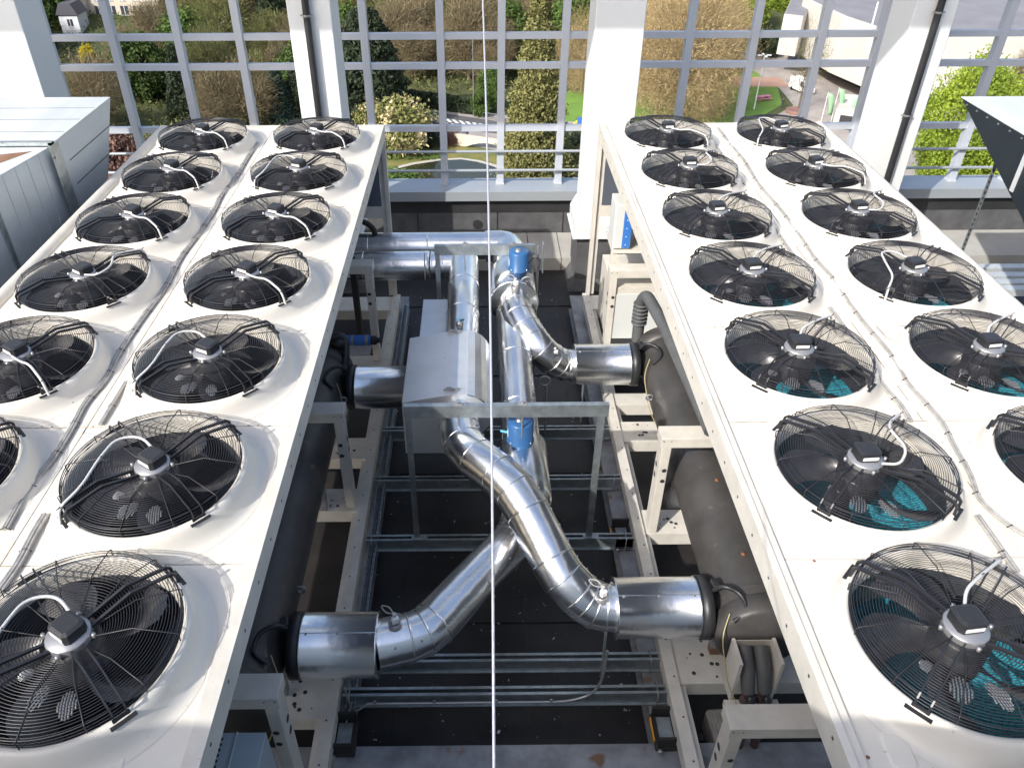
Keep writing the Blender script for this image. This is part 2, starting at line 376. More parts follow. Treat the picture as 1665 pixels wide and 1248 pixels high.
def cable_on_fan(fan, kind, side):
    m = MB().use('conduit'); s = side
    if kind == 0: pts = [(s*.02, -.07, .03), (s*.10, -.13, .03), (s*.20, -.2, .06), (s*.33, -.335, .035), (s*.352, -.355, -.06)]
    elif kind == 1: pts = [(-s*.0, .07, .03), (-s*.10, .16, .06), (-s*.22, .13, .07), (-s*.25, -.02, .07), (-s*.27, -.22, .055), (-s*.345, -.33, .02), (-s*.352, -.35, -.07)]
    elif kind == 2: pts = [(s*.05, -.07, .03), (s*.14, -.08, .03), (s*.22, .02, .05), (s*.18, .16, .065), (s*.22, .24, .05), (s*.33, .335, .03), (s*.345, .35, -.05)]
    else: pts = [(s*.02, .07, .03), (s*.06, .15, .05), (s*.16, .22, .06), (s*.33, .335, .03), (s*.345, .35, -.05)]
    m.tube(bend(pts, .06, 5), .0078, 8)
    m.use('black')
    for p in pts[2:-1]: m.tube([Vector(p)+Vector((-.012, 0, -.012)), Vector(p)+Vector((.012, 0, .012))], .003, 5)
    o = m.build('power_cable'); o.parent = fan

# deck tile: square with a round hole, origin at fan centre
def make_tile(w, d):
    n = 72; p = MB().use('cream'); rings = [[], [], [], []]
    for k in range(n):
        a = 2*math.pi*k/n+math.pi/n; c, s = math.cos(a), math.sin(a); q = 1/max(abs(c)/(w/2), abs(s)/(d/2))
        z = -.180
        rings[0].append((c*.598, s*.598 if False else s*.598, -.1765)); 
    # the tile is narrower than the bell skirt at the sides: clamp
    rr = []; ca = math.atan2(d, w); cor = [ca, math.pi-ca, math.pi+ca, 2*math.pi-ca]
    for k in range(n):
        a = 2*math.pi*k/n+math.pi/n
        for c_ in cor:
            if abs(a-c_) < math.pi/n*1.001: a = c_
        c, s = math.cos(a), math.sin(a); q = 1/max(abs(c)/(w/2), abs(s)/(d/2)); r1 = min(.43, q)
        rr.append((c, s, q))
    inner = [(c*.44, s*.44, -.19) for c, s, q in rr]; mid = [(c*min(.52, q), s*min(.52, q), -.181) for c, s, q in rr]; out = [(c*q, s*q, -.180) for c, s, q in rr]
    low = [(c*q, s*q, -.25) for c, s, q in rr]
    p.loft([inner, mid, out, low], False, False)
    return p
# trim the skirt radius so that it fits in the tile depth (pitch 1.03 -> half .516)
me = fan0.data
for v in me.vertices:
    r_ = math.hypot(v.co.x, v.co.y)
    if v.co.z < -.08 and r_ > .47:
        k = 1/max(abs(v.co.x)/.56, abs(v.co.y)/.512) if r_ else 1
        if k < 1: v.co.x *= k; v.co.y *= k

def make_tile_base():
    p = make_tile(1.2126, 1.0258); o = p.build('top_panel'); return o
tile0 = make_tile_base()
tile_used = False

def chiller(xi, xo, cols, side, label, coil, group):
    """xi inner edge, xo outer edge, side=+1 when the unit lies to +x of the gap."""
    global fan_used, tile_used
    t = thing('chiller', ((xi+xo)/2, -3.1, -2.55), label, 'chiller', group)
    s = side; YF, YN = .60, -6.75
    k = 0
    for ci, x in enumerate(cols):
        for i in range(7):
            y = -i*SY
            if not tile_used: tl = tile0; tile_used = True
            else: tl = tile0.copy(); COL.objects.link(tl)
            tl.location = (x, y, 0); rel(tl, t)
            if not fan_used: f = fan0; fan_used = True
            else: f = copy_tree(fan0)
            f.location = (x, y, 0); rel(f, t)
            for ch in f.children:
                if ch.name.startswith('fan_blades'): ch.rotation_euler.z = rnd.uniform(0, 1.2) if s < 0 else R(2)+rnd.uniform(-.28, .28)
                if ch.name.startswith('motor_box'): ch.rotation_euler.z = (-.5 if s < 0 else .12)+rnd.uniform(-.12, .12)+(0 if x < 0 or ci == 0 else .1)
            if s > 0:
                for ch in f.children:
                    if ch.name.startswith('support_arm'): ch.rotation_euler.z = R(90)
            kinds = {(-1, 0): [0, 1, 0, 0, 1, 1, 1], (-1, 1): [0, 0, 0, 2, 0, 0, 1], (1, 0): [0, 2, 3, 3, 3, 2, 3], (1, 1): [1, 0, 2, 1, 3, 1, 3]}
            kd = kinds[(s, ci)][i]
            cable_on_fan(f, kd if s > 0 else kd, 1 if s > 0 else (1 if kd == 0 else 1))
            k += 1
    # edge rails
    def rail(x, sgn, name):
        q = MB().use('creamside').box(x, x+sgn*.035, YN, YF, -.31, -.150).box(x+sgn*.0352, x+sgn*.075, YN, YF, -.175, -.160)
        q.use('dark')
        yy = YN+.2
        while yy < YF: q.cbox((x-sgn*.0005, yy, -.235+.03*((int(yy*7)) % 2)), .002, .014, .014); yy += .27
        return rel(q.build(name), t)
    rail(xi, s, 'edge_rail')
    rel(mb('creamside').box(min(xi, xo), max(xi, xo), YF, YF+.04, -.31, -.155).build('end_rail'), t)
    rel(mb('creamside').box(min(xi, xo), max(xi, xo), YN-.04, YN, -.36, -.150).build('end_rail'), t)
    mid = (cols[0]+cols[1])/2
    rel(mb('creamside').tube([(xo, YN, -.19), (xo, YF, -.19)], .06, 14).build('outer_rail'), t)
    # filler strips so the top is closed between tiles and rails
    q = mb('cream').box(mid-.0025, mid+.0025, YN+.01, YF-.01, -.22, -.186)
    for a, b in ((min(xi, cols[0]-s*.606), max(xi, cols[0]-s*.606)), (min(xo, cols[1]+s*.606), max(xo, cols[1]+s*.606))):
        q.box(a+.001, b-.001, YN, YF, -.22, -.183)
    q.box(min(xi, xo)+.05, max(xi, xo)-.05, -6*SY-.513, YN, -.22, -.1815).box(min(xi, xo)+.05, max(xi, xo)-.05, .513, YF, -.22, -.1815)
    q.use('rust')
    for i in range(46):
        q.lathe([(.001, .002), (rnd.uniform(.004, .008), .0)], (mid+rnd.uniform(-1.1, 1.1), -SY*(rnd.randrange(7)+.5)+rnd.uniform(-.012, .012), -.1795), 8)
    q.use('stain')
    for i in range(26):
        j = rnd.randrange(1, 7); xa = min(xi, xo)+rnd.uniform(.1, 2.2); w_ = rnd.uniform(.05, .3); yy = -SY*(j-.5)
        q.box(xa, xa+w_, yy-.004, yy+.0005, -.1795, -.1788)
    for i in range(14):
        ya = rnd.uniform(YN+.2, YF-.4); q.box(mid-.003, mid+.003, ya, ya+rnd.uniform(.05, .3), -.1795, -.1788)
        ya = rnd.uniform(YN+.2, YF-.4); q.box(xi+s*.036, xi+s*.043, ya, ya+rnd.uniform(.08, .5), -.1795, -.1788)
    rel(q.build('deck_filler'), t)
    for x, y in ((cols[0]+.1*s, -6.68), (cols[0]-.30, -6.60)):
        pass
    # hatch plate at the near end
    hx = cols[0]+(.30 if s < 0 else -.42)
    rel(MB().use('cream').cbox((hx, -6.62, -.177), .12, .16, .006, 0, .02).use('rust').lathe([(.001, .004), (.009, 0)], (hx+.01, -6.505, -.179), 10).lathe([(.001, .004), (.008, 0)], (hx-.13, -6.64, -.179), 10).build('hatch_plate'), t)
    # V coils
    for cxx in cols:
        for sg in (-1, 1):
            q = MB().use(coil).hexa([(cxx+sg*.06, YN+.05, -.98), (cxx+sg*.10, YN+.05, -.98), (cxx+sg*.10, YF-.05, -.98), (cxx+sg*.06, YF-.05, -.98),
                 (cxx+sg*.56, YN+.05, -.32), (cxx+sg*.60, YN+.05, -.32), (cxx+sg*.60, YF-.05, -.32), (cxx+sg*.56, YF-.05, -.32)])
            rel(q.build('coil_panel'), t)
            q = MB().use('panelgrey').hexa([(cxx+sg*.105, YN+.05, -1.0), (cxx+sg*.115, YN+.05, -1.0), (cxx+sg*.115, YF-.05, -1.0), (cxx+sg*.105, YF-.05, -1.0),
                 (cxx+sg*.605, YN+.05, -.33), (cxx+sg*.612, YN+.05, -.33), (cxx+sg*.612, YF-.05, -.33), (cxx+sg*.605, YF-.05, -.33)])
            rel(q.build('coil_reflection_shield'), t)  # added backing, keeps the coil colour out of the pipe reflections
        rel(mb('panelgrey').box(cxx-.13, cxx+.13, YN+.05, YF-.05, -1.08, -1.005).build('coil_tray'), t)
    for y in (YF-.06, YN+.06):
        q = MB().use('panelgrey').prismY([(xi+.02*s, -.30), (xo-.02*s, -.30), (mid+.1*s, -1.28), (mid-.1*s, -1.28)], y-.012, y)
        rel(q.build('divider_panel'), t)
    rel(mb('creamside').box(mid-.2, mid+.2, YN+.05, YF-.05, -1.45, -1.31).build('centre_trough'), t)
    # base frame
    q = MB().use('creamside')
    bx0 = xi+s*.035; bx1 = xi-s*.045
    q.box(bx0+s*.01, bx1, YN, YF, -2.52, -2.40).box(bx0+s*.06, bx0+s*.012, YN, YF, -2.52, -2.455)
    q.box(xo-s*.1, xo, YN, YF, -2.52, -2.40)
    q.use('dark')
    yy = YN
    while yy < YF: q.cbox((bx0-s*.02, yy, -2.3985), .012, .012, .003); yy += .31
    rel(q.build('base_frame'), t)
    for y0, y1, hol in (((.25, .58, 0), (-1.05, -.75, 0), (-2.5, -2.2, 1), (-3.2, -2.92, 1), (-5.17, -4.82, 1), (-6.4, -6.2, 0)) if s < 0 else ((.25, .58, 0), (-.9, -.6, 0), (-1.7, -1.5, 0), (-2.28, -1.98, 1), (-3.50, -3.22, 1), (-4.93, -4.52, 1), (-6.4, -6.2, 0))):
        q = MB().use('creamside').box(bx0+s*.012, mid+.3*s, y0, y1, -2.47, -2.425).box(bx0+s*.012, mid+.3*s, y0-.006, y0, -2.56, -2.425)
        if hol:
            q.use('dark')
            for _ in range(9): q.lathe([(.001, .001), (rnd.choice((.006, .010, .016)), .001)], (bx0+s*rnd.uniform(.1, .34), rnd.uniform(y0+.05, y1-.04), -2.4245), 12)
        rel(q.build('cross_member'), t)
    # portal frames carrying the deck
    for y, zt in (((-.88, -1.16), (-3.18, -1.29), (-5.74, -1.22)) if s < 0 else ((-.62, -1.38), (-3.50, -1.31), (-5.73, -1.60))):
        q = MB().use('creamside').box(xi+s*.06, mid, y-.01, y+.15, zt-.10, zt)
        pxx = xi+s*.06
        q.box(pxx+s*.012, pxx+s*.088, y-.008, y+.128, -2.40, zt-.1002)
        q.use('dark')
        for yy, zz in ((y+.08, zt-.35), (y+.08, zt-.47)): q.lathe([(.001, 0), (.026, 0)], (pxx+s*.0105, yy, zz), 18, 'X')
        for zz in (zt-.35, zt-.47): q.lathe([(.001, 0), (.02, 0)], (pxx+s*.06, y-.0095, zz), 18, 'Y')
        for xx in (.02, .08): q.lathe([(.001, 0), (.006, 0)], (pxx+s*xx, y-.0115, zt-.03), 8, 'Y')
        rel(q.build('support_frame', bevel=.004), t)
    # far corner post and end panel
    q = MB().use('creamside').box(xi+s*.0, xi+s*.045, YF-.05, YF+.02, -2.40, -.312).box(xi+s*.045, xi+s*.10, YF-.02, YF+.02, -2.4, -.312)
    q.box(xi+s*.10, xi+s*.9, YF-.02, YF+.018, -1.30, -1.14)
    rel(q.build('corner_post'), t)
    rel(mb('panelgrey').box(xi+s*.102, xo-s*.1, YF-.03, YF-.015, -1.139, -.32).build('end_panel'), t)
    # evaporator shell
    ex, ez, er = xi+s*.525, -1.86, .275; ys = -4.84 if s > 0 else -5.35; yf = -1.6 if s > 0 else -1.85
    q = MB().use('insul').lathe([(er, ys), (er, yf)], (ex, 0, ez), 48, 'Y')
    for yy in (-4.72, -3.6, -2.5): q.lathe([(er+.001, yy-.01), (er+.004, yy), (er+.001, yy+.01)], (ex, 0, ez), 48, 'Y')
    ev = rel(q.build('evaporator'), t)
    for ye, dr in ((ys, -1), (yf, 1)):
        q = MB().use('insul').lathe([(er+.002, ye-dr*.05), (er+.03, ye-dr*.03), (er+.035, ye+dr*.10), (er+.01, ye+dr*.13), (.001, ye+dr*.14)], (ex, 0, ez), 48, 'Y')
        rel(q.build('end_cap'), t)
    for y in (-4.8 if s > 0 else -5.1, -3.3):
        rel(MB().use('galvdull').box(ex-.2, ex+.2, y+.1, y+.16, -2.424, ez-.2).build('saddle'), t)
    for y in (-4.55, -2.35):
        rel(MB().use('galvdull').lathe([(.032+.009*math.cos(a), .009*math.sin(a)) for a in [j*math.pi/4 for j in range(9)]], (ex-s*(er+.02), y, ez+.05), 16, 'Y').build('lifting_eye'), ev)
    for y in ((-4.45, -3.7) if s > 0 else (-4.6,)):
        rel(MB().use('rust').lathe([(.001, .012), (.014, .010), (.017, 0)], (ex-.03, y, ez+er), 10).build('brass_plug'), ev)
    # flange collars where the water pipes meet the shell
    for y in ((-4.70, -1.75) if s > 0 else (-4.98, -2.10)):
        q = MB().use('blackplas').lathe([(.20, 0), (.222, .005), (.222, .075), (.20, .08), (.13, .09), (.13, .26)] if s > 0 else [(.13, -.26), (.13, -.09), (.20, -.08), (.222, -.075), (.222, -.005), (.20, 0)], (xi+s*.135, y, -1.85), 40, 'X')
        rel(q.build('pipe_collar'), t)
        q = MB().use('blackplas').tube(bend([(xi+s*.22, y-.02, -1.64), (xi+s*.27, y-.05, -1.55), (xi+s*.38, y-.10, -1.57), (xi+s*.40, y-.22, -1.60), (xi+s*.30, y-.26, -1.66)], .08), .016, 8).cbox((xi+s*.24, y+.02, -1.63), .05, .08, .05, .3, .01)
        rel(q.build('hose_loop'), t)
        q = MB().use('yellow').tube(bend([(xi+s*.28, y-.22, -1.63), (xi+s*.22, y-.32, -1.75), (xi+s*.26, y-.5, -2.02), (xi+s*.36, y-.62, -2.2)], .1), .0042, 6)
        rel(q.build('yellow_wire'), t)
    return t, ex, mid

LX = [-1.734, -2.953]; RX = [2.0415, 3.26]
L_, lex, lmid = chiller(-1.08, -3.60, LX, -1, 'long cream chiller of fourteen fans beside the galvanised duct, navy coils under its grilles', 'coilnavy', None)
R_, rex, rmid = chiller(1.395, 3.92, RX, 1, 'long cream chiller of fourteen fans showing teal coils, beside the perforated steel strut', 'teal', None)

def deck_cable(unit, pts, r, name='cable_bundle', n=2, ties=True, z=-.166):
    P = [at(u, v, z=z) for u, v in pts]
    if ties:
        for p in P: p.x = min(max(p.x, -2.425 if p.x < 0 else 2.56), -2.265 if p.x < 0 else 2.735)
    if ties:
        for i_, p in enumerate(P[1:-1]): p.x += .022*math.sin(i_*2.3)
    P = bend(P, .16, 5); q = MB().use('greycable'); r *= .8
    for k in range(n):
        off = Vector(((k-(n-1)/2)*r*1.9, 0, (k % 2)*r*.5)); q.tube([p+off for p in P], r, 7)
    if ties:
        q.use('black'); acc = 0
        for a, b in zip(P, P[1:]):
            acc += (b-a).length
            if acc > .24:
                acc = 0; q.tube([b+Vector((-r*n-.008, 0, -.006)), b+Vector((0, 0, r*1.8)), b+Vector((r*n+.008, 0, -.006))], .0035, 5)
    return rel(q.build(name), unit)
deck_cable(L_, [(392, 232), (372, 262), (368, 285), (345, 315), (330, 345), (300, 380), (262, 420), (235, 465), (205, 525), (175, 580), (140, 620), (118, 655), (95, 690), (60, 740), (30, 795), (-10, 860)], .009, n=3)
deck_cable(L_, [(218, 620), (196, 650), (180, 690)], .009, n=2)
deck_cable(L_, [(98, 835), (75, 870), (50, 915), (20, 960)], .010, n=3)
deck_cable(R_, [(1187, 208), (1200, 230), (1225, 262), (1255, 300), (1282, 345), (1310, 385), (1335, 420), (1370, 455), (1400, 490), (1425, 530), (1455, 575), (1482, 625), (1512, 655), (1545, 690), (1570, 720), (1574, 770), (1590, 812), (1640, 850), (1675, 870)], .009, n=2)
deck_cable(R_, [(1322, 500), (1345, 535), (1375, 580), (1400, 620), (1440, 660), (1460, 685)], .010, n=2)
deck_cable(R_, [(1150, 235), (1170, 260), (1195, 300)], .010, n=2)
deck_cable(R_, [(1245, 365), (1262, 395), (1280, 415)], .010, n=2)
deck_cable(R_, [(1560, 838), (1592, 885), (1612, 930)], .010, n=2)
for pts in ([(352, 250), (345, 285), (340, 318)], [(62, 628), (90, 640), (120, 640), (118, 655)], [(170, 480), (205, 498), (222, 498)], [(270, 365), (285, 385), (298, 385)]):
    deck_cable(L_, pts, .008, 'fan_cable', 1, False)
for pts in ([(1425, 530), (1445, 552), (1475, 553), (1490, 535)], [(1574, 718), (1600, 728), (1620, 705)], [(1310, 372), (1330, 380)]):
    deck_cable(R_, pts, .008, 'fan_cable', 1, False)

# extra gear on the right chiller: grey suction tube, control cabinets, valve bracket
def rp(m, name): return rel(m.build(name), R_)
pth = [at(1045, 545, z=-1.75), at(1046, 478, y=-1.35), at(1062, 468, y=-1.45)]
ytop = -1.40
P = [(1.66, -1.42, -1.78), (1.66, -1.38, -1.30), (1.68, -1.50, -1.18), (1.74, -2.2, -1.15), (1.80, -3.6, -1.15)]
q = MB().use('insulgrey').tube(bend(P, .16, 7), .060, 20)
for yy in (-2.35, -2.95): q.lathe([(.069, -.02), (.074, 0), (.069, .02)], (1.755+(yy+2.35)*-.043, yy, -1.15), 20, 'Y')
rp(q, 'suction_pipe')
q = MB().use('insulgrey')
for k in range(6): q.lathe([(.070+.012*math.cos(a), .012*math.sin(a)) for a in [j*math.pi/4 for j in range(9)]], (1.66, -1.40, -1.34-.045*k), 20)
rp(q, 'bellows_sleeve')
q = MB().use('creamside').box(1.50, 2.2, -.60, .2, -2.38, -1.62).use('ctrl').box(1.53, 2.2, -.612, -.601, -2.30, -1.70)
q.use('dark').box(1.51, 1.9, -.615, -.60, -2.375, -2.31)
cab = rp(q, 'compressor_cabinet')
x0 = at(985, 405, y=-.45).x
q = MB().use('ctrl').cbox((1.60, -.20, -.98), .20, .34, .52, 0, .012)
q.use('bluetape').box(1.60, 1.69, -.374, -.3705, -1.235, -.725).box(1.703, 1.74, -.30, -.05, -.90, -.60)
for zz in (-1.2, -1.1, -1.0, -.9, -.8): q.use('label').box(1.635, 1.645, -.3765, -.3735, zz, zz+.01)
cb = rp(q, 'control_box')
q = MB().use('creamside').box(1.50, 1.56, -.36, -.30, -1.62, -1.30).box(1.50, 1.95, -.38, .1, -1.30, -1.265)
rp(q, 'cabinet_shelf')
ysb = -4.99
q = MB().use('creamside').box(1.70, 1.722, ysb-.20, ysb, -2.22, -1.80).box(1.975, 1.997, ysb-.20, ysb, -2.22, -1.80).box(1.66, 2.03, ysb-.24, ysb-.205, -2.26, -2.20).box(1.70, 1.997, ysb-.004, ysb, -2.2, -1.82)
vb = rp(q, 'valve_bracket')
for i, x in enumerate((1.79, 1.90)):
    q = MB().use('insulgrey').tube([(x, ysb-.02, -1.86), (x, ysb-.14, -1.93), (x+.01, ysb-.22, -2.08)], [.05, .05, .045], 16)
    q.use('copper').tube([(x+.01, ysb-.22, -2.08), (x+.015, ysb-.26, -2.22), (x+.02, ysb-.30, -2.5), (x+.02, ysb-.30, -2.8)], [.034, .03, .028, .03], 14)
    q.cbox((x+.01, ysb-.235, -2.15), .075, .075, .07, .4, .012).use('blackplas').lathe([(.001, .06), (.02, .055), (.034, .03), (.034, 0)], (x+.015, ysb-.27, -2.12), 16)
    rel(q.build('liquid_valve'), R_)
q = MB().use('copper').tube(bend([(1.92, -5.62, -2.62), (1.80, -5.66, -2.62), (1.9, -5.78, -2.5), (2.4, -5.82, -2.5)], .08), .03, 12); rp(q, 'drain_pipe')

# left chiller far gear
def lp(m, name): return rel(m.build(name), L_)
q = MB().use('bluetape').lathe([(.058, -1.62), (.058, -1.19)], (0, -1.16, -1.93), 24, 'X', caps=True).use('motor').lathe([(.0595, -1.40), (.0595, -1.37)], (0, -1.16, -1.93), 24, 'X').lathe([(.0595, -1.25), (.0595, -1.215)], (0, -1.16, -1.93), 24, 'X').use('rubber').lathe([(.05, -1.19), (.05, -1.13), (.03, -1.12), (.03, -1.09)], (0, -1.16, -1.93), 20, 'X', caps=True)
lp(q, 'blue_cylinder')
q = MB().use('creamside').box(-1.65, -1.2, -1.26, -1.06, -2.06, -2.04).build('tray'); rel(q, L_)
q = MB().use('rubber').tube(bend([(-1.6, .30, -1.18), (-1.36, .28, -1.20), (-1.24, .26, -1.30), (-1.27, .24, -1.55), (-1.29, .22, -1.9)], .12), .034, 14).tube([(-1.6, .27, -1.42), (-1.28, .26, -1.40)], .03, 12); lp(q, 'rubber_hose')
q = MB().use('blackplas').tube(bend([(-1.6, -1.75, -1.5), (-1.36, -1.7, -1.5), (-1.34, -1.8, -1.62), (-1.36, -1.9, -1.75)], .1), .04, 12).lathe([(.07, 0), (.09, .04), (.09, .1), (.001, .12)], (-1.42, -1.72, -1.62), 20); lp(q, 'service_elbow')
q = MB().use('rubber').box(-1.42, -1.36, -.70, -.60, -2.2, -1.2); lp(q, 'black_hanger')
# louvre cabinet near left
t = thing('louvred_cabinet', (-1.33, -6.2, -1.9), 'pale blue grey cabinet with dark louvre slots at the near end below the chiller edge', 'cabinet')
a = at(372, 1190, z=-1.35); b = at(432, 1195, z=-1.35)
q = MB().use('ctrlblue').box(a.x-.12, b.x, -6.35, a.y, -2.5, -1.35).box(a.x+.045, a.x+.055, -6.35, a.y, -1.35, -1.335)
rel(q.build('housing', bevel=.006), t)
q = MB().use('dark')
for k in range(16): q.box(a.x-.09, a.x-.02, a.y-.045-.03*k, a.y-.03-.03*k, -1.3495, -1.3475)
rel(q.build('louvre'), t)

# ------------------------------------------------------------------ steel under-structure
def steel(name, label, cat='beam', group=None): return dict(label=label, cat=cat, group=group)
def ibeam_x(x0, x1, y0, y1, zt, zb, m='galvdull'):
    q = MB().use(m).box(x0, x1, y0, y1, zt-.012, zt).box(x0, x1, y0, y1, zb, zb+.012).box(x0, x1, (y0+y1)/2-.006, (y0+y1)/2+.006, zb+.0122, zt-.0122); return q
def ibeam_y(x0, x1, y0, y1, zt, zb, m='galvdull'):
    q = MB().use(m).box(x0, x1, y0, y1, zt-.012, zt).box(x0, x1, y0, y1, zb, zb+.012).box((x0+x1)/2-.006, (x0+x1)/2+.006, y0, y1, zb+.0122, zt-.0122); return q
ibeam_x(-3.6, 3.9, -5.50, -5.27, -2.618, -2.84).build('steel_beam', label='wide stained galvanised beam crossing the foreground under both chillers', cat='beam')
ibeam_y(-1.10, -.955, -5.26, .9, -2.615, -2.84).build('steel_beam', label='galvanised beam running under the inner edge of the chiller with navy coils', cat='beam')
ibeam_y(1.225, 1.40, -5.26, .9, -2.615, -2.84).build('steel_beam', label='galvanised beam running under the inner edge of the chiller with teal coils', cat='beam')
def strutx(y, label, x0=-1.02, x1=1.38, zt=-2.46):
    t = thing('strut_channel', (0, y, zt-.08), label, 'strut', 'galvanised cross struts between the chillers')
    q = MB().use('galv').box(x0, x1, y-.035, y-.031, zt-.125, zt).box(x0, x1, y-.0308, y-.014, zt-.004, zt).box(x0, x1, y+.014, y+.031, zt-.004, zt).box(x0, x1, y+.031, y+.035, zt-.125, zt).box(x0, x1, y-.035, y+.035, zt-.130, zt-.126)
    q.box(x0, x1, y-.05, y-.0352, zt-.128, zt-.122)
    rel(q.build('channel'), t)
    for xx in (x0+.05, x1-.10):
        q = MB().use('galv').tube([(xx, y-.05, zt-.15), (xx, y-.05, zt+.01), (xx, y+.05, zt+.01), (xx, y+.05, zt-.15)], .005, 6)
        rel(q.build('clamp'), t)
    return t
strutx(-3.49, 'galvanised cross strut carrying the feet of the near pipe portal')
strutx(-4.68, 'bare galvanised cross strut just beyond the one with the thin conduit')
st = strutx(-4.95, 'galvanised cross strut nearest the viewer with a thin bright conduit clipped on its face')
strutx(-2.02, 'galvanised cross strut under the sheet metal box', zt=-2.46)
strutx(-2.75, 'galvanised cross strut visible just beyond the near pipe portal')
q = MB().use('motor').tube(bend([(-.84, -5.02, -2.50), (.62, -5.02, -2.50), (.80, -5.0, -2.44), (.86, -4.98, -2.3), (.88, -4.93, -2.02)], .12), .010, 8)
for xx in (-.78, -.35, .1, .5): q.cbox((xx, -5.02, -2.49), .02, .012, .04)
q.build('conduit', label='thin bright conduit running along the nearest strut and bending up to the pipe', cat='conduit')
q = MB().use('greycable').tube(bend([(-.84, -5.02, -2.50), (-.92, -5.05, -2.56), (-.98, -5.0, -2.5), (-1.0, -4.95, -2.4)], .04), .007, 6)
q.tube(bend([(-.95, -5.0, -2.5), (-1.0, -5.2, -2.6)], .05), .006, 6); q.build('loose_cable', label='loose grey cable end hanging at the corner of the nearest strut', cat='cable')
q = MB().use('galv')
for k in range(90): q.box(-.985, -.93, -5.0+k*.062, -4.96+k*.062, -2.535, -2.53)
q.box(-.993, -.987, -5.05, .6, -2.56, -2.50).box(-.929, -.923, -5.05, .6, -2.56, -2.50); q.use('insulgrey').tube([(-.96, -5.0, -2.515), (-.965, .5, -2.515)], .013, 8)
q.build('cable_tray', label='narrow ladder cable tray along the base of the chiller with navy coils', cat='cable tray')
def isolator(x, y, label, col='orange'):
    t = thing('vibration_mount', (x, y, -2.61), label, 'vibration mount', 'vibration mounts under the chillers')
    rel(MB().use('rubber').cbox((x, y, -2.59), .17, .26, .04, 0, .01).cbox((x, y+.115, -2.52), .15, .02, .1).cbox((x, y-.115, -2.52), .15, .02, .1).build('rubber_block'), t)
    rel(MB().use('galv').cbox((x, y, -2.555), .10, .17, .012).build('steel_plate'), t)
    rel(MB().use(col).cbox((x-.092, y, -2.56), .010, .17, .03).build('spring_strip'), t)
    rel(MB().use('motor').lathe([(.001, .02), (.018, .014), (.018, 0)], (x-.06, y-.15, -2.58), 10).build('bolt'), t)
isolator(1.30, -5.20, 'vibration mount with orange strip beside the grey block in the foreground')
isolator(1.27, -3.40, 'vibration mount with orange strip beside the right foot of the near portal')
isolator(-.98, -5.22, 'black vibration mount at the near corner of the chiller with navy coils', 'rubber')
q = MB().use('wood').cbox((1.78, -5.18, -2.72), .26, .34, .20, .06, .02); q.build('wood_block', label='weathered grey wooden block on the roof in front of the valve bracket', cat='block')
q = MB().use('blackplas').lathe([(.035, 0), (.035, .12), (.028, .13), (.028, .18), (.001, .18)], (1.58, -5.2, -2.85), 16); q.build('pipe_stub', label='short black pipe stub standing beside the grey wooden block', cat='pipe stub')

q = MB().use('slab')
for _ in range(420):
    x, y = rnd.uniform(-1.0, 1.25), rnd.uniform(-5.2, 1.6); w_ = rnd.choice((.003, .004, .006, .010)); a = rnd.uniform(0, 3.14)
    q.cbox((x, y, ROOFZ+.008+.004*rnd.random()), w_*rnd.uniform(1, 3), w_, .003, a)
q.build('roof_grit', kind='stuff')
for x, y, w_ in ((.12, -5.05, .03), (.95, -4.6, .035), (.30, -2.6, .02)):
    q = MB().use('label').cbox((x, y, ROOFZ+.012), w_, w_*.6, .006, 1.0, .006).build('paper_scrap', label={.03: 'small pale scrap on the black roof beside the rope', .035: 'pale scrap on the black roof near the two right struts', .02: 'tiny pale scrap on the black roof below the lower long pipe'}[w_], cat='scrap')
# ------------------------------------------------------------------ pipe portals
def portal(y, x0, x1, zt, zf, label, legR=True, tubeR=False):
    t = thing('pipe_portal', ((x0+x1)/2, y, zf), label, 'portal frame', 'galvanised pipe portals')
    q = MB().use('galv').box(x0, x1, y-.022, y-.018, zt-.115, zt).box(x0, x1, y-.0178, y+.022, zt-.004, zt).box(x0, x1, y+.018, y+.022, zt-.115, zt-.0042)
    rel(q.build('crossbar'), t)
    for x in (x0+.03, x1-.05):
        if x > 0 and tubeR:
            q = MB().use('motor').tube([(x+.08, y, zf), (x+.08, y, zt-.02)], .014, 10)
            rel(q.build('leg'), t)
        q = MB().use('galv').box(x-.025, x+.025, y-.016, y-.013, zf, zt-.1155).box(x-.025, x-.022, y-.0128, y+.03, zf, zt-.1155)
        q.box(x-.05, x+.09, y-.03, y+.03, zf, zf+.008); rel(q.build('leg'), t)
    return t
pA = portal(-3.50, -.595, 1.00, -.95, -2.455, 'tall galvanised portal over the crossing pipes beside the near blue actuator')
pB = portal(-.80, -.475, .60, -.96, -2.85, 'galvanised portal at the far end of the pipes behind the far blue actuator', tubeR=True)
for x, y, z, par in ((-.17, -3.5, -.945, pA), (.33, -3.5, -.945, pA), (-.15, -.8, -.955, pB), (.36, -.8, -.955, pB)):
    q = MB().use('motor').cbox((x, y, z), .07, .03, .014, 0, .004).lathe([(.008, -.35), (.008, .02)], (x, y, z), 8).lathe([(.016, .005), (.016, .022)], (x, y, z), 6, caps=True); rel(q.build('hanger_rod'), par)

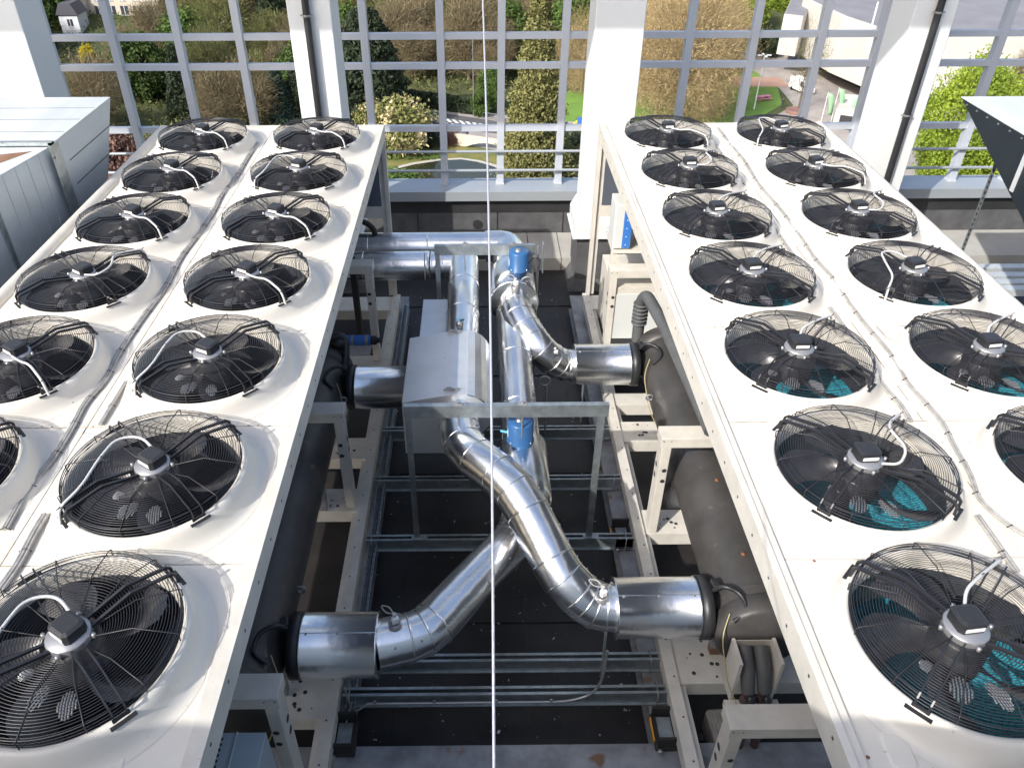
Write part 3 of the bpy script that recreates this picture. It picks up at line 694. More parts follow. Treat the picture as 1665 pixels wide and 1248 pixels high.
# ------------------------------------------------------------------ aluminium clad pipes
def seams(q, pts, r, every):
    """ridged laps between cladding sections"""
    acc = 0; nxt = every
    pts = [Vector(p) for p in pts]
    for a, b in zip(pts, pts[1:]):
        L = (b-a).length
        while acc+L > nxt:
            p = a.lerp(b, (nxt-acc)/L); d = (b-a).normalized()
            q.tube([p-d*.010, p-d*.004, p+d*.004, p+d*.010], [r+.0002, r+.0045, r+.0045, r+.0002], 36, caps=False); nxt += every
        acc += L
def elbow_pts(ctrl, rad, seg):
    return bend(ctrl, rad, seg)
def cladpipe(name, label, ctrl, r, rad=.3, seg=3, every=.9, group='aluminium clad water pipes', extra=None):
    P = [Vector(p) for p in ctrl]; pts = elbow_pts(P, rad, seg)
    root = thing(name, P[0], label, 'pipe', group)
    q = MB().use('alu')
    # faceted gore segments: split so each segment is a straight cylinder with a visible lap
    q.tube(pts, r, 40)
    for i in range(1, len(pts)-1):
        d = (pts[i+1]-pts[i-1]).normalized(); p = pts[i]
        q.tube([p-d*.007, p-d*.003, p+d*.003, p+d*.007], [r+.0005, r+.006, r+.006, r+.0005], 40, caps=False)
    for a, b in zip(pts, pts[1:]):
        L = (b-a).length
        if L > every*1.3:
            k = int(L/every)
            for j in range(1, k+1):
                p = a.lerp(b, j/(k+1)); d = (b-a).normalized()
                q.tube([p-d*.007, p-d*.003, p+d*.003, p+d*.007], [r+.0003, r+.0045, r+.0045, r+.0003], 40, caps=False)
    s = q.use('motor')     # rivets along the longitudinal lap
    acc = 0
    for a, b in zip(pts, pts[1:]):
        d = (b-a).normalized(); sd = d.cross(Vector((0, 0, 1))).normalized(); up = sd.cross(d); L = (b-a).length; n = max(1, int(L/.12))
        for j in range(n):
            p = a+d*(L*(j+.5)/n)-sd*(r*.80)+up*(r*.62); s.cbox(p, .011, .011, .011)
    rel(s.build('cladding'), root)
    return root
def sensor(root, p, tilt=(0, 0)):
    p = Vector(p); q = MB().use('motor').lathe([(.045, -.08), (.045, .0), (.032, .005), (.032, -.03), (.001, -.03)], p, 20)
    q.use('label').cbox(p+Vector((.005, -.005, .035)), .05, .035, .045, .4, .008).use('conduit').lathe([(.014, 0), (.014, .05)], p+Vector((0, .01, .03)), 10, caps=True)
    q.use('greycable').tube(bend([p+Vector((0, .01, .06)), p+Vector((-.03, .05, .10)), p+Vector((-.10, .08, .08)), p+Vector((-.06, .03, .06)), p+Vector((.04, .03, .05))], .03), .005, 6)
    rel(q.build('sensor_pocket'), root)
def cover(root, x0, x1, y, z, r):
    q = MB().use('alu').lathe([(r-.05, x0), (r, x0), (r+.006, x0+.004), (r, x0+.012), (r, x1-.012), (r+.006, x1-.004), (r, x1), (r-.05, x1)], (0, y, z), 56, 'X')
    q.box(x0+.01, x1-.01, y-.055, y-.05, z+r-.012, z+r-.004)
    q.use('motor')
    for k in range(3): q.cbox((x0+.05+(x1-x0-.1)*k/2, y-.06, z+r-.006), .012, .012, .012)
    rel(q.build('flange_cover'), root)

# P1: from the back left, over the portal, down to the right chiller
p1 = cladpipe('clad_pipe', 'upper clad pipe that swings right over the other to the chiller with teal coils',
    [(-.17, -.34, -1.42), (-.175, -3.54, -1.33), (.265, -4.00, -1.355), (.575, -4.58, -1.68), (.80, -4.69, -1.85), (.97, -4.70, -1.85)], .165, .20, 2, .62)
cover(p1, .94, 1.525, -4.70, -1.85, .21)
sensor(p1, (.84, -4.74, -1.66))
q = MB().use('galv').tube([(.885, -4.8, -1.98), (.885, -4.85, -2.46)], .011, 8); rel(q.build('stay_rod'), p1)
# P2: lower pipe, near-left branch
p2 = cladpipe('clad_pipe', 'lower clad pipe passing under the crossing to the chiller with navy coils',
    [(.34, .22, -1.55), (.345, -3.62, -1.62), (.30, -4.05, -1.80), (-.40, -4.90, -1.85), (-.72, -4.98, -1.85)], .165, .10, 2, .80)
cover(p2, -1.215, -.70, -4.98, -1.85, .215)
sensor(p2, (-.585, -4.95, -1.65))
q = MB().use('alu').lathe([(.235, -1.18), (.245, -1.17), (.245, -.62), (.235, -.58), (.17, -.55)], (.36, 0, -1.44), 48, 'Y').lathe([(.001, -1.20), (.245, -1.197), (.262, -1.187), (.245, -1.17)], (.36, 0, -1.44), 48, 'Y')
rel(q.build('valve_casing'), p2)
q = MB().use('alu').lathe([(.17, -3.95), (.19, -3.93), (.205, -3.9), (.205, -3.28), (.19, -3.26), (.17, -3.24)], (.35, 0, -1.60), 48, 'Y'); rel(q.build('valve_casing'), p2)
# P3: branch to far right inlet
p3 = cladpipe('clad_pipe', 'short segmented clad pipe curving from the ring plate below the far blue actuator',
    [(.37, -1.15, -1.42), (.39, -1.50, -1.42), (.60, -1.90, -1.58), (.84, -1.79, -1.83), (1.0, -1.75, -1.85)], .158, .17, 2, .5)
cover(p3, .96, 1.525, -1.75, -1.85, .21)
sensor(p3, (.37, -1.28, -1.185)); sensor(p3, (.74, -1.93, -1.60))
q = MB().use('motor').lathe([(.055+.005*math.cos(a), .005*math.sin(a)) for a in [j*math.pi/4 for j in range(9)]], (.63, -2.15, -1.75), 24, 'Y').tube([(.65, -2.16, -1.81), (.655, -2.2, -2.4)], .009, 8); rel(q.build('ring_gauge'), p3)
q = MB().use('galv').tube([(1.05, -1.9, -2.0), (1.05, -1.95, -2.45)], .01, 8); rel(q.build('stay_rod'), p3)
# far-left inlet and box
p4 = thing('clad_pipe', (-1.2, -2.1, -1.85), 'short straight clad pipe between the big sheet box and a black barrel', 'pipe', 'aluminium clad water pipes')
q = MB().use('alu').lathe([(.16, -1.215), (.21, -1.21), (.216, -1.205), (.21, -1.197), (.21, -.60), (.16, -.60)], (0, -2.13, -1.83), 56, 'X'); rel(q.build('cladding'), p4)
bxt = thing('sheet_metal_box', (-.35, -2.6, -1.9), 'large galvanised sheet box with rounded shoulder covering the pipe valve', 'box')
prof = [(-.655, -1.80), (-.655, -1.23), (-.25, -1.15)]
for k in range(11):
    a = R(95-k*16); prof.append((-.15+.245*math.cos(a), -1.395+.245*math.sin(a)))
prof += [(.02, -1.64), (-.05, -1.80)]
q = MB().use('sheet').prismY(prof[::-1], -3.12, -2.16); rel(q.build('casing', bevel=.004), bxt)
q = MB().use('alu').prismY([(x*1.0, z) for x, z in [(-.15+.252*math.cos(R(80-k*15)), -1.395+.252*math.sin(R(80-k*15))) for k in range(11)]]+[(-.15+.238*math.cos(R(80-k*15)), -1.395+.238*math.sin(R(80-k*15))) for k in range(10, -1, -1)], -3.121, -2.159); rel(q.build('shoulder_band'), bxt)
for y in (-2.20, -3.07):
    q = MB().use('motor').cbox((-.24, y, -1.138), .13, .02, .012, 0, .003).cbox((-.26, y+.012, -1.13), .05, .016, .016).tube([(-.30, y-.01, -1.125), (-.17, y+.008, -1.125)], .005, 6); rel(q.build('latch'), bxt)
b2 = MB().use('sheet').box(-.60, -.345, -2.1, -1.02, -1.80, -1.50).use('galv').box(-.603, -.60, -2.1, -1.02, -1.80, -1.495).build('sheet_metal_cover', bevel=.004, label='scratched flat galvanised cover beside the far part of the upper pipe', cat='cover')
q = MB().use('motor').lathe([(.035, 0), (.04, .05), (.03, .06)], (-.19, -2.02, -1.2), 16, caps=True).use('cyan').lathe([(.010, .06), (.010, .10)], (-.19, -2.02, -1.2), 8, caps=True).use('blackplas').cbox((-.165, -2.02, -1.125), .04, .012, .012, .5); rel(q.build('air_vent'), p1)
# back pipes along x
p5 = cladpipe('clad_pipe', 'nearer of the two horizontal clad pipes by the parapet, joining the upper long pipe', [(-4.2, -.34, -1.46), (-.60, -.34, -1.46)], .165, .2, 2, .85)
q = MB().use('alu')
for k, x in enumerate((-.62, -.55, -.49, -.43)): q.lathe([(.165, x), (.172-.006*(k % 2), x+.01), (.165-.02*(k % 2), x+.055), (.15, x+.06)], (0, -.34, -1.46), 36, 'X')
q.tube(bend([(-.45, -.34, -1.46), (-.17, -.34, -1.45), (-.17, -.6, -1.41)], .2, 4), .158, 36); rel(q.build('joint'), p5)
p6 = cladpipe('clad_pipe', 'farther of the two horizontal clad pipes by the parapet, ending in the wide rounded elbow', [(-4.2, .26, -1.52), (.10, .26, -1.52)], .165, .2, 2, .85)
q = MB().use('alu').tube(bend([(.08, .26, -1.53), (.36, .27, -1.53), (.35, -.1, -1.53)], .26, 5), .19, 36); rel(q.build('elbow'), p6)

def actuator(x, y, z, label, wheel=True):
    t = thing('valve_actuator', (x, y, z-.25), label, 'actuator', 'blue valve actuators')
    q = MB().use('blue').lathe([(.001, .14), (.095, .14), (.105, .13), (.105, -.055), (.113, -.06), (.113, -.075), (.09, -.08), (.082, -.15), (.001, -.16)], (x, y, z), 40)
    q.cbox((x-.02, y+.06, z-.09), .13, .1, .09, 0, .01); rel(q.build('housing'), t)
    q = MB().use('motor').lathe([(.001, .165), (.02, .16), (.03, .148), (.038, .136)], (x-.01, y, z), 20); rel(q.build('top_dial'), t)
    q = MB().use('label').box(x-.105, x-.096, y-.03, y+.03, z-.02, z+.05); rel(q.build('name_plate'), t)
    q = MB().use('motor')
    for a in (40, 140, 220, 320): q.lathe([(.001, .012), (.008, .01), (.008, -.03)], (x+.105*math.cos(R(a)), y+.105*math.sin(R(a)), z-.055), 8)
    q.lathe([(.03, -.35), (.03, -.12)], (x, y, z), 16); rel(q.build('stem'), t)
    if wheel:
        ww = Vector((x+.085, y-.15, z-.150)); q = MB().use('motor')
        qd = MB().use('galvdull').lathe([(.062+.009*math.cos(a), .009*math.sin(a)) for a in [j*math.pi/4 for j in range(9)]], ww, 28, 'Y')
        qd.lathe([(.001, .004), (.048, .002), (.048, -.002)], ww, 28, 'Y').use('motor').lathe([(.018, -.03), (.018, .01), (.001, .012)][::-1], ww, 16, 'Y')
        rel(qd.build('hand_wheel'), t)
        q = MB().use('blackplas').tube(bend([(x+.10, y, z-.02), (x+.16, y-.02, z+.08), (x+.22, y-.04, z+.05), (x+.20, y-.06, z-.08), (x+.13, y-.04, z-.08)], .06), .006, 6); rel(q.build('cable_loop'), t)
        q = MB().use('galv').cbox((x+.26, y+.12, z+.0), .012, .10, .34, 0, .0); rel(q.build('bracket_plate'), t)
    else:
        q = MB().use('cyan').tube([(x-.16, y+.05, z-.02), (x-.10, y+.03, z-.02)], .012, 8).use('blackplas').tube(bend([(x-.14, y+.04, z-.03), (x-.16, y-.1, z-.16), (x-.02, y-.16, z-.2), (x+.06, y-.08, z-.18)], .08), .006, 6); rel(q.build('cable_loop'), t)
    return t
actuator(.415, -1.00, -1.07, 'blue cylindrical valve actuator with small hand wheel near the far portal')
actuator(.325, -3.40, -1.33, 'blue cylindrical valve actuator without hand wheel under the near portal crossbar', False)

# steel rope close to the lens
a = CAM+(RT*((783-PX)/FPX)-UP*((-60-PY)/FPX)+_f)*3.1; b = CAM+(RT*((803.5-PX)/FPX)-UP*((1290-PY)/FPX)+_f)*1.55
pts = [a.lerp(b, k/24)+RT*(.010*math.sin(math.pi*k/24)) for k in range(25)]; pts = [a+(a-b)*1.5]+pts+[b+(b-a)*.6]
MB().use('steelrope').tube(pts, .0033, 10).build('steel_rope', label='taut pale steel rope hanging vertically down the middle of the view', cat='rope')

# ------------------------------------------------------------------ ducts at both sides
def duct_left():
    t = thing('ventilation_duct', (-4.6, -1.2, -1.5), 'wide galvanised ventilation duct with lapped sheet panels on the left edge', 'duct')
    x = -3.95
    # segment A (slanted snout) and segment B
    pr = [(x, .24, .30), (x, -1.18, .30), (x, -1.18, -1.9), (x, -1.0, -1.9), (x, -.60, -.75)]
    n = len(pr); q = MB().use('duct')
    q.add(pr+[(-7.5, p[1], p[2]) for p in pr], [tuple(range(n))[::-1], tuple(range(n, 2*n))]+[(i, (i+1) % n, n+(i+1) % n, n+i) for i in range(n)])
    rel(q.build('snout'), t)
    q = MB().use('ductdark')
    for k in range(4): q.box(x, x+.003, -.95+.3*k*0, .12-.22*k, .05-.24*k, .058-.24*k)
    for k in range(3): q.box(-7.5, x-.02, -.85+.36*k, -.845+.36*k, .3, .3015)
    rel(q.build('panel_seam'), t)
    q = MB().use('duct').prism([(x-.001, -1.24), (-7.5, -1.24), (-7.5, -4.0), (-4.42, -4.0), (-4.12, -2.2)][::-1], -2.3, .29)
    pth = [(-4.42, -4.0), (-4.12, -2.2), (x-.001, -1.24)]
    for (xa, ya), (xb, yb) in zip(pth, pth[1:]):
        for k in range(1, 6):
            f_ = k/6; xm, ym = xa+(xb-xa)*f_, ya+(yb-ya)*f_; f2 = f_+.08; xn, yn = xa+(xb-xa)*f2, ya+(yb-ya)*f2
            q.hexa([(xm-.01, ym, -2.3), (xm+.006, ym, -2.3), (xn+.003, yn, -2.3), (xn-.01, yn, -2.3), (xm-.01, ym, .285), (xm+.006, ym, .285), (xn+.003, yn, .285), (xn-.01, yn, .285)])
    rel(q.build('duct_body'), t)
    q = MB().use('galv').box(x-.0, x+.035, -1.235, -1.185, -2.2, .33).box(-7.5, x+.035, -1.235, -1.185, .302, .335).box(x+.036, x+.04, -1.30, -1.12, -2.2, .31)
    rel(q.build('flange'), t)
    q = MB().use('motor')
    for k in range(8): q.cbox((x+.045, -1.26, .2-.28*k), .014, .02, .02).cbox((x-.4-.45*k, -1.26, .34), .02, .02, .014)
    rel(q.build('bolt'), t)
    q = MB().use('galv').bar((-4.10, -2.08, .25), (-4.10, -2.08, -2.2), .03, .05, (0, 1, 0)); rel(q.build('stiffener'), t)
    q = MB().use('brownstain').add([(-7.4, -2.1, .2925), (-4.35, -1.9, .2925), (-4.05, -1.34, .2925), (-4.4, -1.45, .2925), (-7.4, -1.75, .2925)], [(0, 1, 2, 3, 4)]); rel(q.build('rust_stain'), t)
duct_left()
def duct_right():
    t = thing('ventilation_hood', (5.6, -1.0, -.3), 'dark sided ventilation hood with pale sheet top on the right edge', 'hood')
    x = 5.12; pr = [(x, .04, .30), (x, -1.35, .30), (x, -1.52, -.36)]
    pr = [(x, .04, .30), (x, -1.9, .30), (x, -1.9, -.62), (x, -1.53, -.36)]; n = 4
    q = MB().use('ductdark').add(pr+[(9.5, p[1], p[2]) for p in pr], [tuple(range(n))[::-1], tuple(range(n, 2*n))]+[(i, (i+1) % n, n+(i+1) % n, n+i) for i in range(n)]);  # dark reflection of the surroundings put into the hood's sheet colour
    q2 = MB().use('duct').box(x-.004, 9.5, -1.9, .045, .302, .312); rel(q2.build('top_sheet'), t)
    q.use('motor')
    for k in range(8): q.cbox((x-.006, -.1-.2*k, .27), .012, .014, .014)
    q.use('duct').box(x-.014, x-.003, -1.27, -1.22, -.2, .30); rel(q.build('hood_body'), t)
    c = at(1617, 276, x=5.3); t2 = thing('perforated_strut', (5.3, c.y, ROOFZ), 'upright perforated steel strut holding the dark sided hood', 'strut')
    q = MB().use('galv').box(5.26, 5.30, c.y-.02, c.y-.016, ROOFZ, -.15).box(5.296, 5.30, c.y-.0158, c.y+.03, ROOFZ, -.15).use('dark')
    for k in range(40): q.box(5.272, 5.286, c.y-.022, c.y-.0205, -.25-.06*k, -.22-.06*k)
    rel(q.build('angle_section'), t2)
duct_right()
for k, y in enumerate((.90, .68, .50, .33)):
    MB().use('duct').box(4.0, 9.5, y-.055, y+.055, -2.30, -2.20).build('steel_channel', label='horizontal galvanised channel behind the far fans, %s of the four stacked channels' % ('farthest', 'second farthest', 'third farthest', 'nearest')[k], cat='channel', group='galvanised channels by the right edge', bevel=.004)

# ------------------------------------------------------------------ park and town below
def G(u, v, h=0): return at(u, v, z=GZ+h)
def hill(x, y):
    h = max(0, y-178)*.22
    h += max(0, -x-40)*.04*min(1, max(0, (y-120)/60))
    return GZ+h
def ground():
    xs = np.linspace(-420, 420, 85); ys = np.concatenate([np.linspace(3.6, 170, 20), np.linspace(178, 420, 30)])
    q = MB().use('soil'); nx = len(xs)
    vs = [(x, y, hill(x, y)) for y in ys for x in xs]
    fs = [(j*nx+i, j*nx+i+1, (j+1)*nx+i+1, (j+1)*nx+i) for j in range(len(ys)-1) for i in range(nx-1)]
    q.add(vs, fs, True); return q.build('ground', kind='structure')
ground()
mb('soil').box(-2500, 2500, 420.5, 2500, GZ-1, GZ+53.2).build('distant_hills', kind='structure')
def patch(name, m, pix, h, kind='structure'):
    P = [G(u, v) for u, v in pix]; q = MB().use(m); q.add([(p.x, p.y, GZ+h) for p in P], [tuple(range(len(P)))]); return q.build(name, kind=kind)
patch('park_lawn', 'grass', [(905, 152), (960, 146), (1010, 150), (1100, 150), (1180, 128), (1225, 112), (1262, 135), (1272, 170), (1215, 203), (1100, 230), (960, 215), (905, 205)], .04)
patch('bank_grass', 'drygrass', [(560, 236), (640, 226), (700, 232), (760, 238), (830, 246), (960, 262), (970, 330), (560, 330)], .04)
patch('plaza', 'paving', [(1200, 85), (1262, 76), (1340, 60), (1500, 40), (1900, 40), (1900, 330), (1250, 330), (1215, 215), (1290, 172), (1268, 145), (1218, 110)], .06)
patch('pink_path', 'pinkpath', [(1190, 125), (1268, 127), (1284, 142), (1190, 141)], .08)
patch('sidewalk', 'paving', [(540, 148), (650, 163), (735, 176), (815, 188), (900, 197), (1010, 202), (1010, 250), (900, 250), (815, 246), (745, 234), (700, 221), (640, 203), (540, 182)], .06)
patch('road', 'asphalt', [(540, 158), (650, 174), (735, 187), (815, 199), (900, 207), (1010, 212), (1010, 228), (900, 226), (815, 219), (745, 211), (700, 203), (640, 190), (540, 170)], .09)
def mark(pix, name='road_marking'):
    patch(name, 'paint', pix, .12)
q = MB().use('paint')
for k in range(12):
    u = 690+k*11; v = 189+k*1.6
    a, b, c, d = G(u, v), G(u+6, v+.6), G(u+13, v+6.6), G(u+7, v+6)
    q.add([(p.x, p.y, GZ+.12) for p in (a, b, c, d)], [(0, 1, 2, 3)])
for u0, v0, u1, v1 in ((560, 166, 700, 189), (700, 197, 800, 213), (800, 212, 905, 221)):
    for k in range(9):
        t0, t1 = k/9, (k+.55)/9; a = G(u0+(u1-u0)*t0, v0+(v1-v0)*t0); b = G(u0+(u1-u0)*t1, v0+(v1-v0)*t1)
        q.add([(a.x, a.y-.12, GZ+.12), (b.x, b.y-.12, GZ+.12), (b.x, b.y+.12, GZ+.12), (a.x, a.y+.12, GZ+.12)], [(0, 1, 2, 3)])
q.build('road_markings', kind='structure')
pond = [(600, 290), (630, 277), (670, 267), (710, 261), (750, 259), (780, 263), (805, 270), (830, 282), (840, 330), (600, 330)]
patch('pond_edge', 'slab', [(u, v-1.5) for u, v in pond], .10); patch('pond_water', 'water', [(u+(4 if u < 720 else -4 if u > 760 else 0), v+1.5) for u, v in pond], .14)
# bridge with shallow arch
a, b = G(738, 237), G(880, 258); d = (b-a); q = MB().use('render'); n = 14; top = []; bot = []
for k in range(n+1):
    t = k/n; p = a+d*t; arch = max(0, 1-((t-.42)/.28)**2)*1.1; top.append((p.x, p.y, GZ+2.0)); bot.append((p.x, p.y, GZ+.12+arch))
top2 = [(x, y+.5, z) for x, y, z in top]; bot2 = [(x, y+.5, z) for x, y, z in bot]
q.loft([bot, top, top2, bot2], False, False, closed=False); q.build('bridge_parapet', label='pale arched bridge parapet beside the pond', cat='bridge')

# ---- trees
def leaf_cloud(rs, n, sampler, size, aspect=1.0, droop=0.0, outward=False, clumps=None):
    pos = sampler(rs, n)
    n = len(pos)
    a = rs.normal(size=(n, 3)); a /= np.linalg.norm(a, axis=1)[:, None]+1e-9
    if outward:
        o = pos.copy(); o[:, 2] -= pos[:, 2].mean(); o /= np.linalg.norm(o, axis=1)[:, None]+1e-9; a = a*.8+o*.8+np.array([0, 0, droop]); a /= np.linalg.norm(a, axis=1)[:, None]+1e-9
    b = np.cross(a, rs.normal(size=(n, 3))); b /= np.linalg.norm(b, axis=1)[:, None]+1e-9
    s = size*rs.uniform(.6, 1.4, size=(n, 1)); A = a*s; B_ = b*s*aspect
    v = np.stack([pos-A-B_, pos+A-B_*.6, pos+A*1.05+B_*.6, pos-A+B_], 1).reshape(-1, 3); return v
def mesh_from_quads(name, v, m):
    n = len(v)//4; me = bpy.data.meshes.new(name); me.vertices.add(len(v)); me.vertices.foreach_set('co', v.astype(np.float32).ravel())
    me.loops.add(4*n); me.loops.foreach_set('vertex_index', np.arange(4*n, dtype=np.int32)); me.polygons.add(n)
    me.polygons.foreach_set('loop_start', np.arange(0, 4*n, 4, dtype=np.int32)); me.polygons.foreach_set('loop_total', np.full(n, 4, dtype=np.int32))
    me.materials.append(m); me.update(); me.validate(); return me
def s_round(rs, n, h, r, z0=.35, clumpn=60, cs=.16):
    c = rs.normal(size=(clumpn, 3)); c /= np.linalg.norm(c, axis=1)[:, None]; c *= rs.uniform(.45, 1, size=(clumpn, 1))**.5
    c[:, 2] = c[:, 2]*.5+.5
    i = rs.integers(0, clumpn, n); p = c[i]+rs.normal(size=(n, 3))*cs*np.array([1, 1, .6]); out = np.empty((n, 3))
    out[:, 0] = p[:, 0]*r; out[:, 1] = p[:, 1]*r; out[:, 2] = h*(z0+(1-z0)*p[:, 2]*.97); return out
def s_cone(rs, n, h, r, z0=.03, power=.8, tiers=16):
    t = rs.uniform(0, 1, n)**1.35
    tt = (np.floor(t*tiers)+rs.uniform(.0, .8, n))/tiers if tiers else t
    ph = rs.uniform(0, 2*math.pi, n); lob = 1+.13*np.sin(ph*5+tt*31)+.10*np.sin(ph*3-tt*47)+.08*np.sin(ph*9+tt*80)
    rad = r*(1-tt)**power*lob*rs.uniform(.35, 1, n)**.45+.05
    z = h*(z0+(1-z0)*tt)-rad*.15; return np.stack([rad*np.cos(ph), rad*np.sin(ph), z], 1)
def twig_cloud(rs, n, h, r, z0, size, clumpn=45):
    return leaf_cloud(rs, n, lambda q, k: s_round(q, k, h, r, z0, clumpn, .20), size, .085, .35, True)
leafmats = {
 'browntwig': mat('brown_twigs', (.27, .215, .125), .9, col2=(.12, .10, .055), scale=.35, rnd=.2, trans=.15),
 'olivetwig': mat('olive_twigs', (.19, .205, .065), .9, col2=(.09, .09, .035), scale=.35, rnd=.25, trans=.15),
 'goldtwig': mat('gold_brown_twigs', (.60, .46, .25), .9, col2=(.22, .17, .08), scale=9, rnd=.12, trans=.15),
 'redtwig': mat('reddish_twigs', (.24, .13, .10), .9, col2=(.12, .07, .055), scale=.4, rnd=.1),
 'darkgreen': mat('dark_conifer', (.040, .062, .026), .8, col2=(.018, .032, .014), scale=.5, rnd=.2),
 'bluegreen': mat('blue_conifer', (.055, .095, .065), .8, col2=(.025, .05, .035), scale=.6, rnd=.1),
 'olive': mat('olive_conifer', (.27, .25, .085), .8, col2=(.06, .075, .025), scale=.9, rnd=.08),
 'bright': mat('bright_spring_leaves', (.36, .46, .05), .7, col2=(.13, .20, .02), scale=1.2, rnd=.12, trans=.35),
 'yellow': mat('yellow_blossom', (.68, .56, .03), .8, col2=(.36, .30, .02), scale=.6, rnd=.08, trans=.25),
 'midgreen': mat('mid_green_leaves', (.10, .17, .03), .8, col2=(.045, .08, .015), scale=.5, rnd=.25, trans=.2),
 'cream': mat('cream_blossom', (.62, .52, .30), .8, col2=(.15, .16, .045), scale=1.6, rnd=.08, lo=.44, hi=.58),
}
protos = {}
def crownmesh(kind, form, var):
    key = (kind, form, var)
    if key in protos: return protos[key]
    rs = np.random.default_rng(hash((form, var)) % 1000 if False else sum(map(ord, kind+form))+var*77)
    if form == 'twig': v = np.concatenate([twig_cloud(rs, 17000, 1, .34, .22, .016, 75), twig_cloud(rs, 2500, 1.0, .32, .2, .04, 40)])
    elif form == 'bigtwig': v = np.concatenate([twig_cloud(rs, 42000, 1, .36, .06, .0085, 110), twig_cloud(rs, 5000, 1.0, .34, .1, .018, 60)])
    elif form == 'sparse': v = twig_cloud(rs, 1100, 1, .36, .22, .030, 40)
    elif form == 'round': v = leaf_cloud(rs, 9000, lambda q, k: s_round(q, k, 1, .36, .12, 70, .13), .016, .8)
    elif form == 'bush': v = leaf_cloud(rs, 6000, lambda q, k: s_round(q, k, 1, .60, .02, 50, .16), .028, .8)
    elif form == 'bigleaf': v = leaf_cloud(rs, 36000, lambda q, k: s_round(q, k, 1, .5, .05, 170, .09), .0082, .9)
    elif form == 'spruce': v = leaf_cloud(rs, 9000, lambda q, k: s_cone(q, k, 1, .24, .04, .8, 15), .017, .55)
    elif form == 'cedar': v = leaf_cloud(rs, 13000, lambda q, k: s_cone(q, k, 1, .42, .04, .55, 9), .017, .5)
    elif form == 'giant':
        def s_cc(q, n):
            m_ = 420; t = q.uniform(0, 1, m_)**1.25; ph = q.uniform(0, 6.283, m_); rad = .165*(1-t)**.8*(.72+.36*q.uniform(0, 1, m_))+.006
            c = np.stack([rad*np.cos(ph), rad*np.sin(ph), t], 1); i = q.integers(0, m_, n); sc = (.006+.020*(1-t[i]))[:, None]
            return c[i]+q.normal(size=(n, 3))*sc*np.array([1, 1, 1.25])
        v = leaf_cloud(rs, 52000, s_cc, .0058, .7)
    me = mesh_from_quads('crown', v, leafmats[kind]); protos[key] = me; return me
trunks = {}
def trunkmesh(form, var, pale=False):
    key = (form, var, pale)
    if key in trunks: return trunks[key]
    q = MB().use('barkpale' if pale else 'bark'); r2 = random.Random(var*13+len(form))
    top = .9 if form in ('spruce', 'cedar', 'giant') else .62
    q.tube([(0, 0, -.03), (0, 0, .12), (r2.uniform(-.02, .02), r2.uniform(-.02, .02), .35), (r2.uniform(-.03, .03), r2.uniform(-.03, .03), top)], [.026, .020, .013, .003], 8)
    if form in ('twig', 'bigtwig', 'sparse', 'round', 'bigleaf'):
        for k in range(16):
            z = r2.uniform(.18, .6); a = r2.uniform(0, 6.28); L = r2.uniform(.14, .32); e = Vector((math.cos(a)*L, math.sin(a)*L, z+L*r2.uniform(.6, 1.1)))
            m_ = Vector((math.cos(a)*L*.5, math.sin(a)*L*.5, z+L*.25)); q.tube([(0, 0, z), m_, e], [.007, .005, .0012], 5)
            for j in range(3):
                f = m_.lerp(e, r2.uniform(.2, .8)); q.tube([f, f+Vector((r2.uniform(-.1, .1), r2.uniform(-.1, .1), r2.uniform(.04, .14)))], [.003, .0006], 4)
    o = q.build('trunk'); me = o.data; bpy.data.objects.remove(o); trunks[key] = me; return me
def tree(x, y, z, h, kind, form, label, group=None, wid=1.0, var=0, name=None, cat='tree', pale=False):
    nm = name or {'twig': 'bare_tree', 'bigtwig': 'bare_tree', 'sparse': 'bare_tree', 'round': 'leafy_tree', 'bush': 'shrub', 'bigleaf': 'leafy_tree', 'spruce': 'spruce_tree', 'cedar': 'cedar_tree', 'giant': 'giant_conifer'}[form]
    t = thing(nm, (x, y, z), label, cat, group); t.scale = (h*wid, h*wid, h); t.rotation_euler.z = rnd.uniform(0, 6.28)
    c = bpy.data.objects.new('crown', crownmesh(kind, form, var)); COL.objects.link(c); c.parent = t
    k = bpy.data.objects.new('trunk', trunkmesh(form, var % 3, pale or form == 'twig')); COL.objects.link(k); k.parent = t
    return t
def ptree(u, vb, vt, kind, form, label, wid=1.0, var=0, **kw):
    b = G(u, vb); zt = hill(b.x, b.y)
    p = at(u, vt, y=b.y); tree(b.x, b.y, GZ, max(1.0, p.z-GZ), kind, form, label, wid=wid, var=var, **kw)
ptree(868, 318, -28, 'olive', 'giant', 'giant olive green conifer towering beside the pond at the centre', wid=1.0)
ptree(606, 210, 8, 'darkgreen', 'cedar', 'broad dark cedar standing behind the dark red car', wid=.85)
ptree(560, 205, 40, 'darkgreen', 'cedar', 'dark cedar partly hidden by the white column with drainpipe', wid=.75, var=1)
ptree(458, 205, 112, 'bluegreen', 'spruce', 'small blue green spruce against the mossy slope', wid=1.15)
ptree(425, 212, 150, 'darkgreen', 'spruce', 'smaller dark spruce at the foot of the mossy slope', wid=1.2, var=1)
ptree(573, 62, 2, 'yellow', 'round', 'bright yellow blossoming tree above the dark cedar', wid=1.1)
ptree(148, 112, 74, 'yellow', 'round', 'golden forsythia in the brown wood', wid=.9, var=1)
ptree(648, 248, 166, 'cream', 'bush', 'cream blossoming magnolia in front of the dark red car', wid=1.05)
ptree(610, 236, 172, 'cream', 'bush', 'cream blossoming magnolia close to the white column with drainpipe', wid=.8, var=1)
ptree(700, 238, 200, 'darkgreen', 'bush', 'dark round shrub beside the bridge', wid=.75, name='shrub')
ptree(735, 236, 214, 'redtwig', 'bush', 'small brown green shrub at the bridge end', wid=.8)
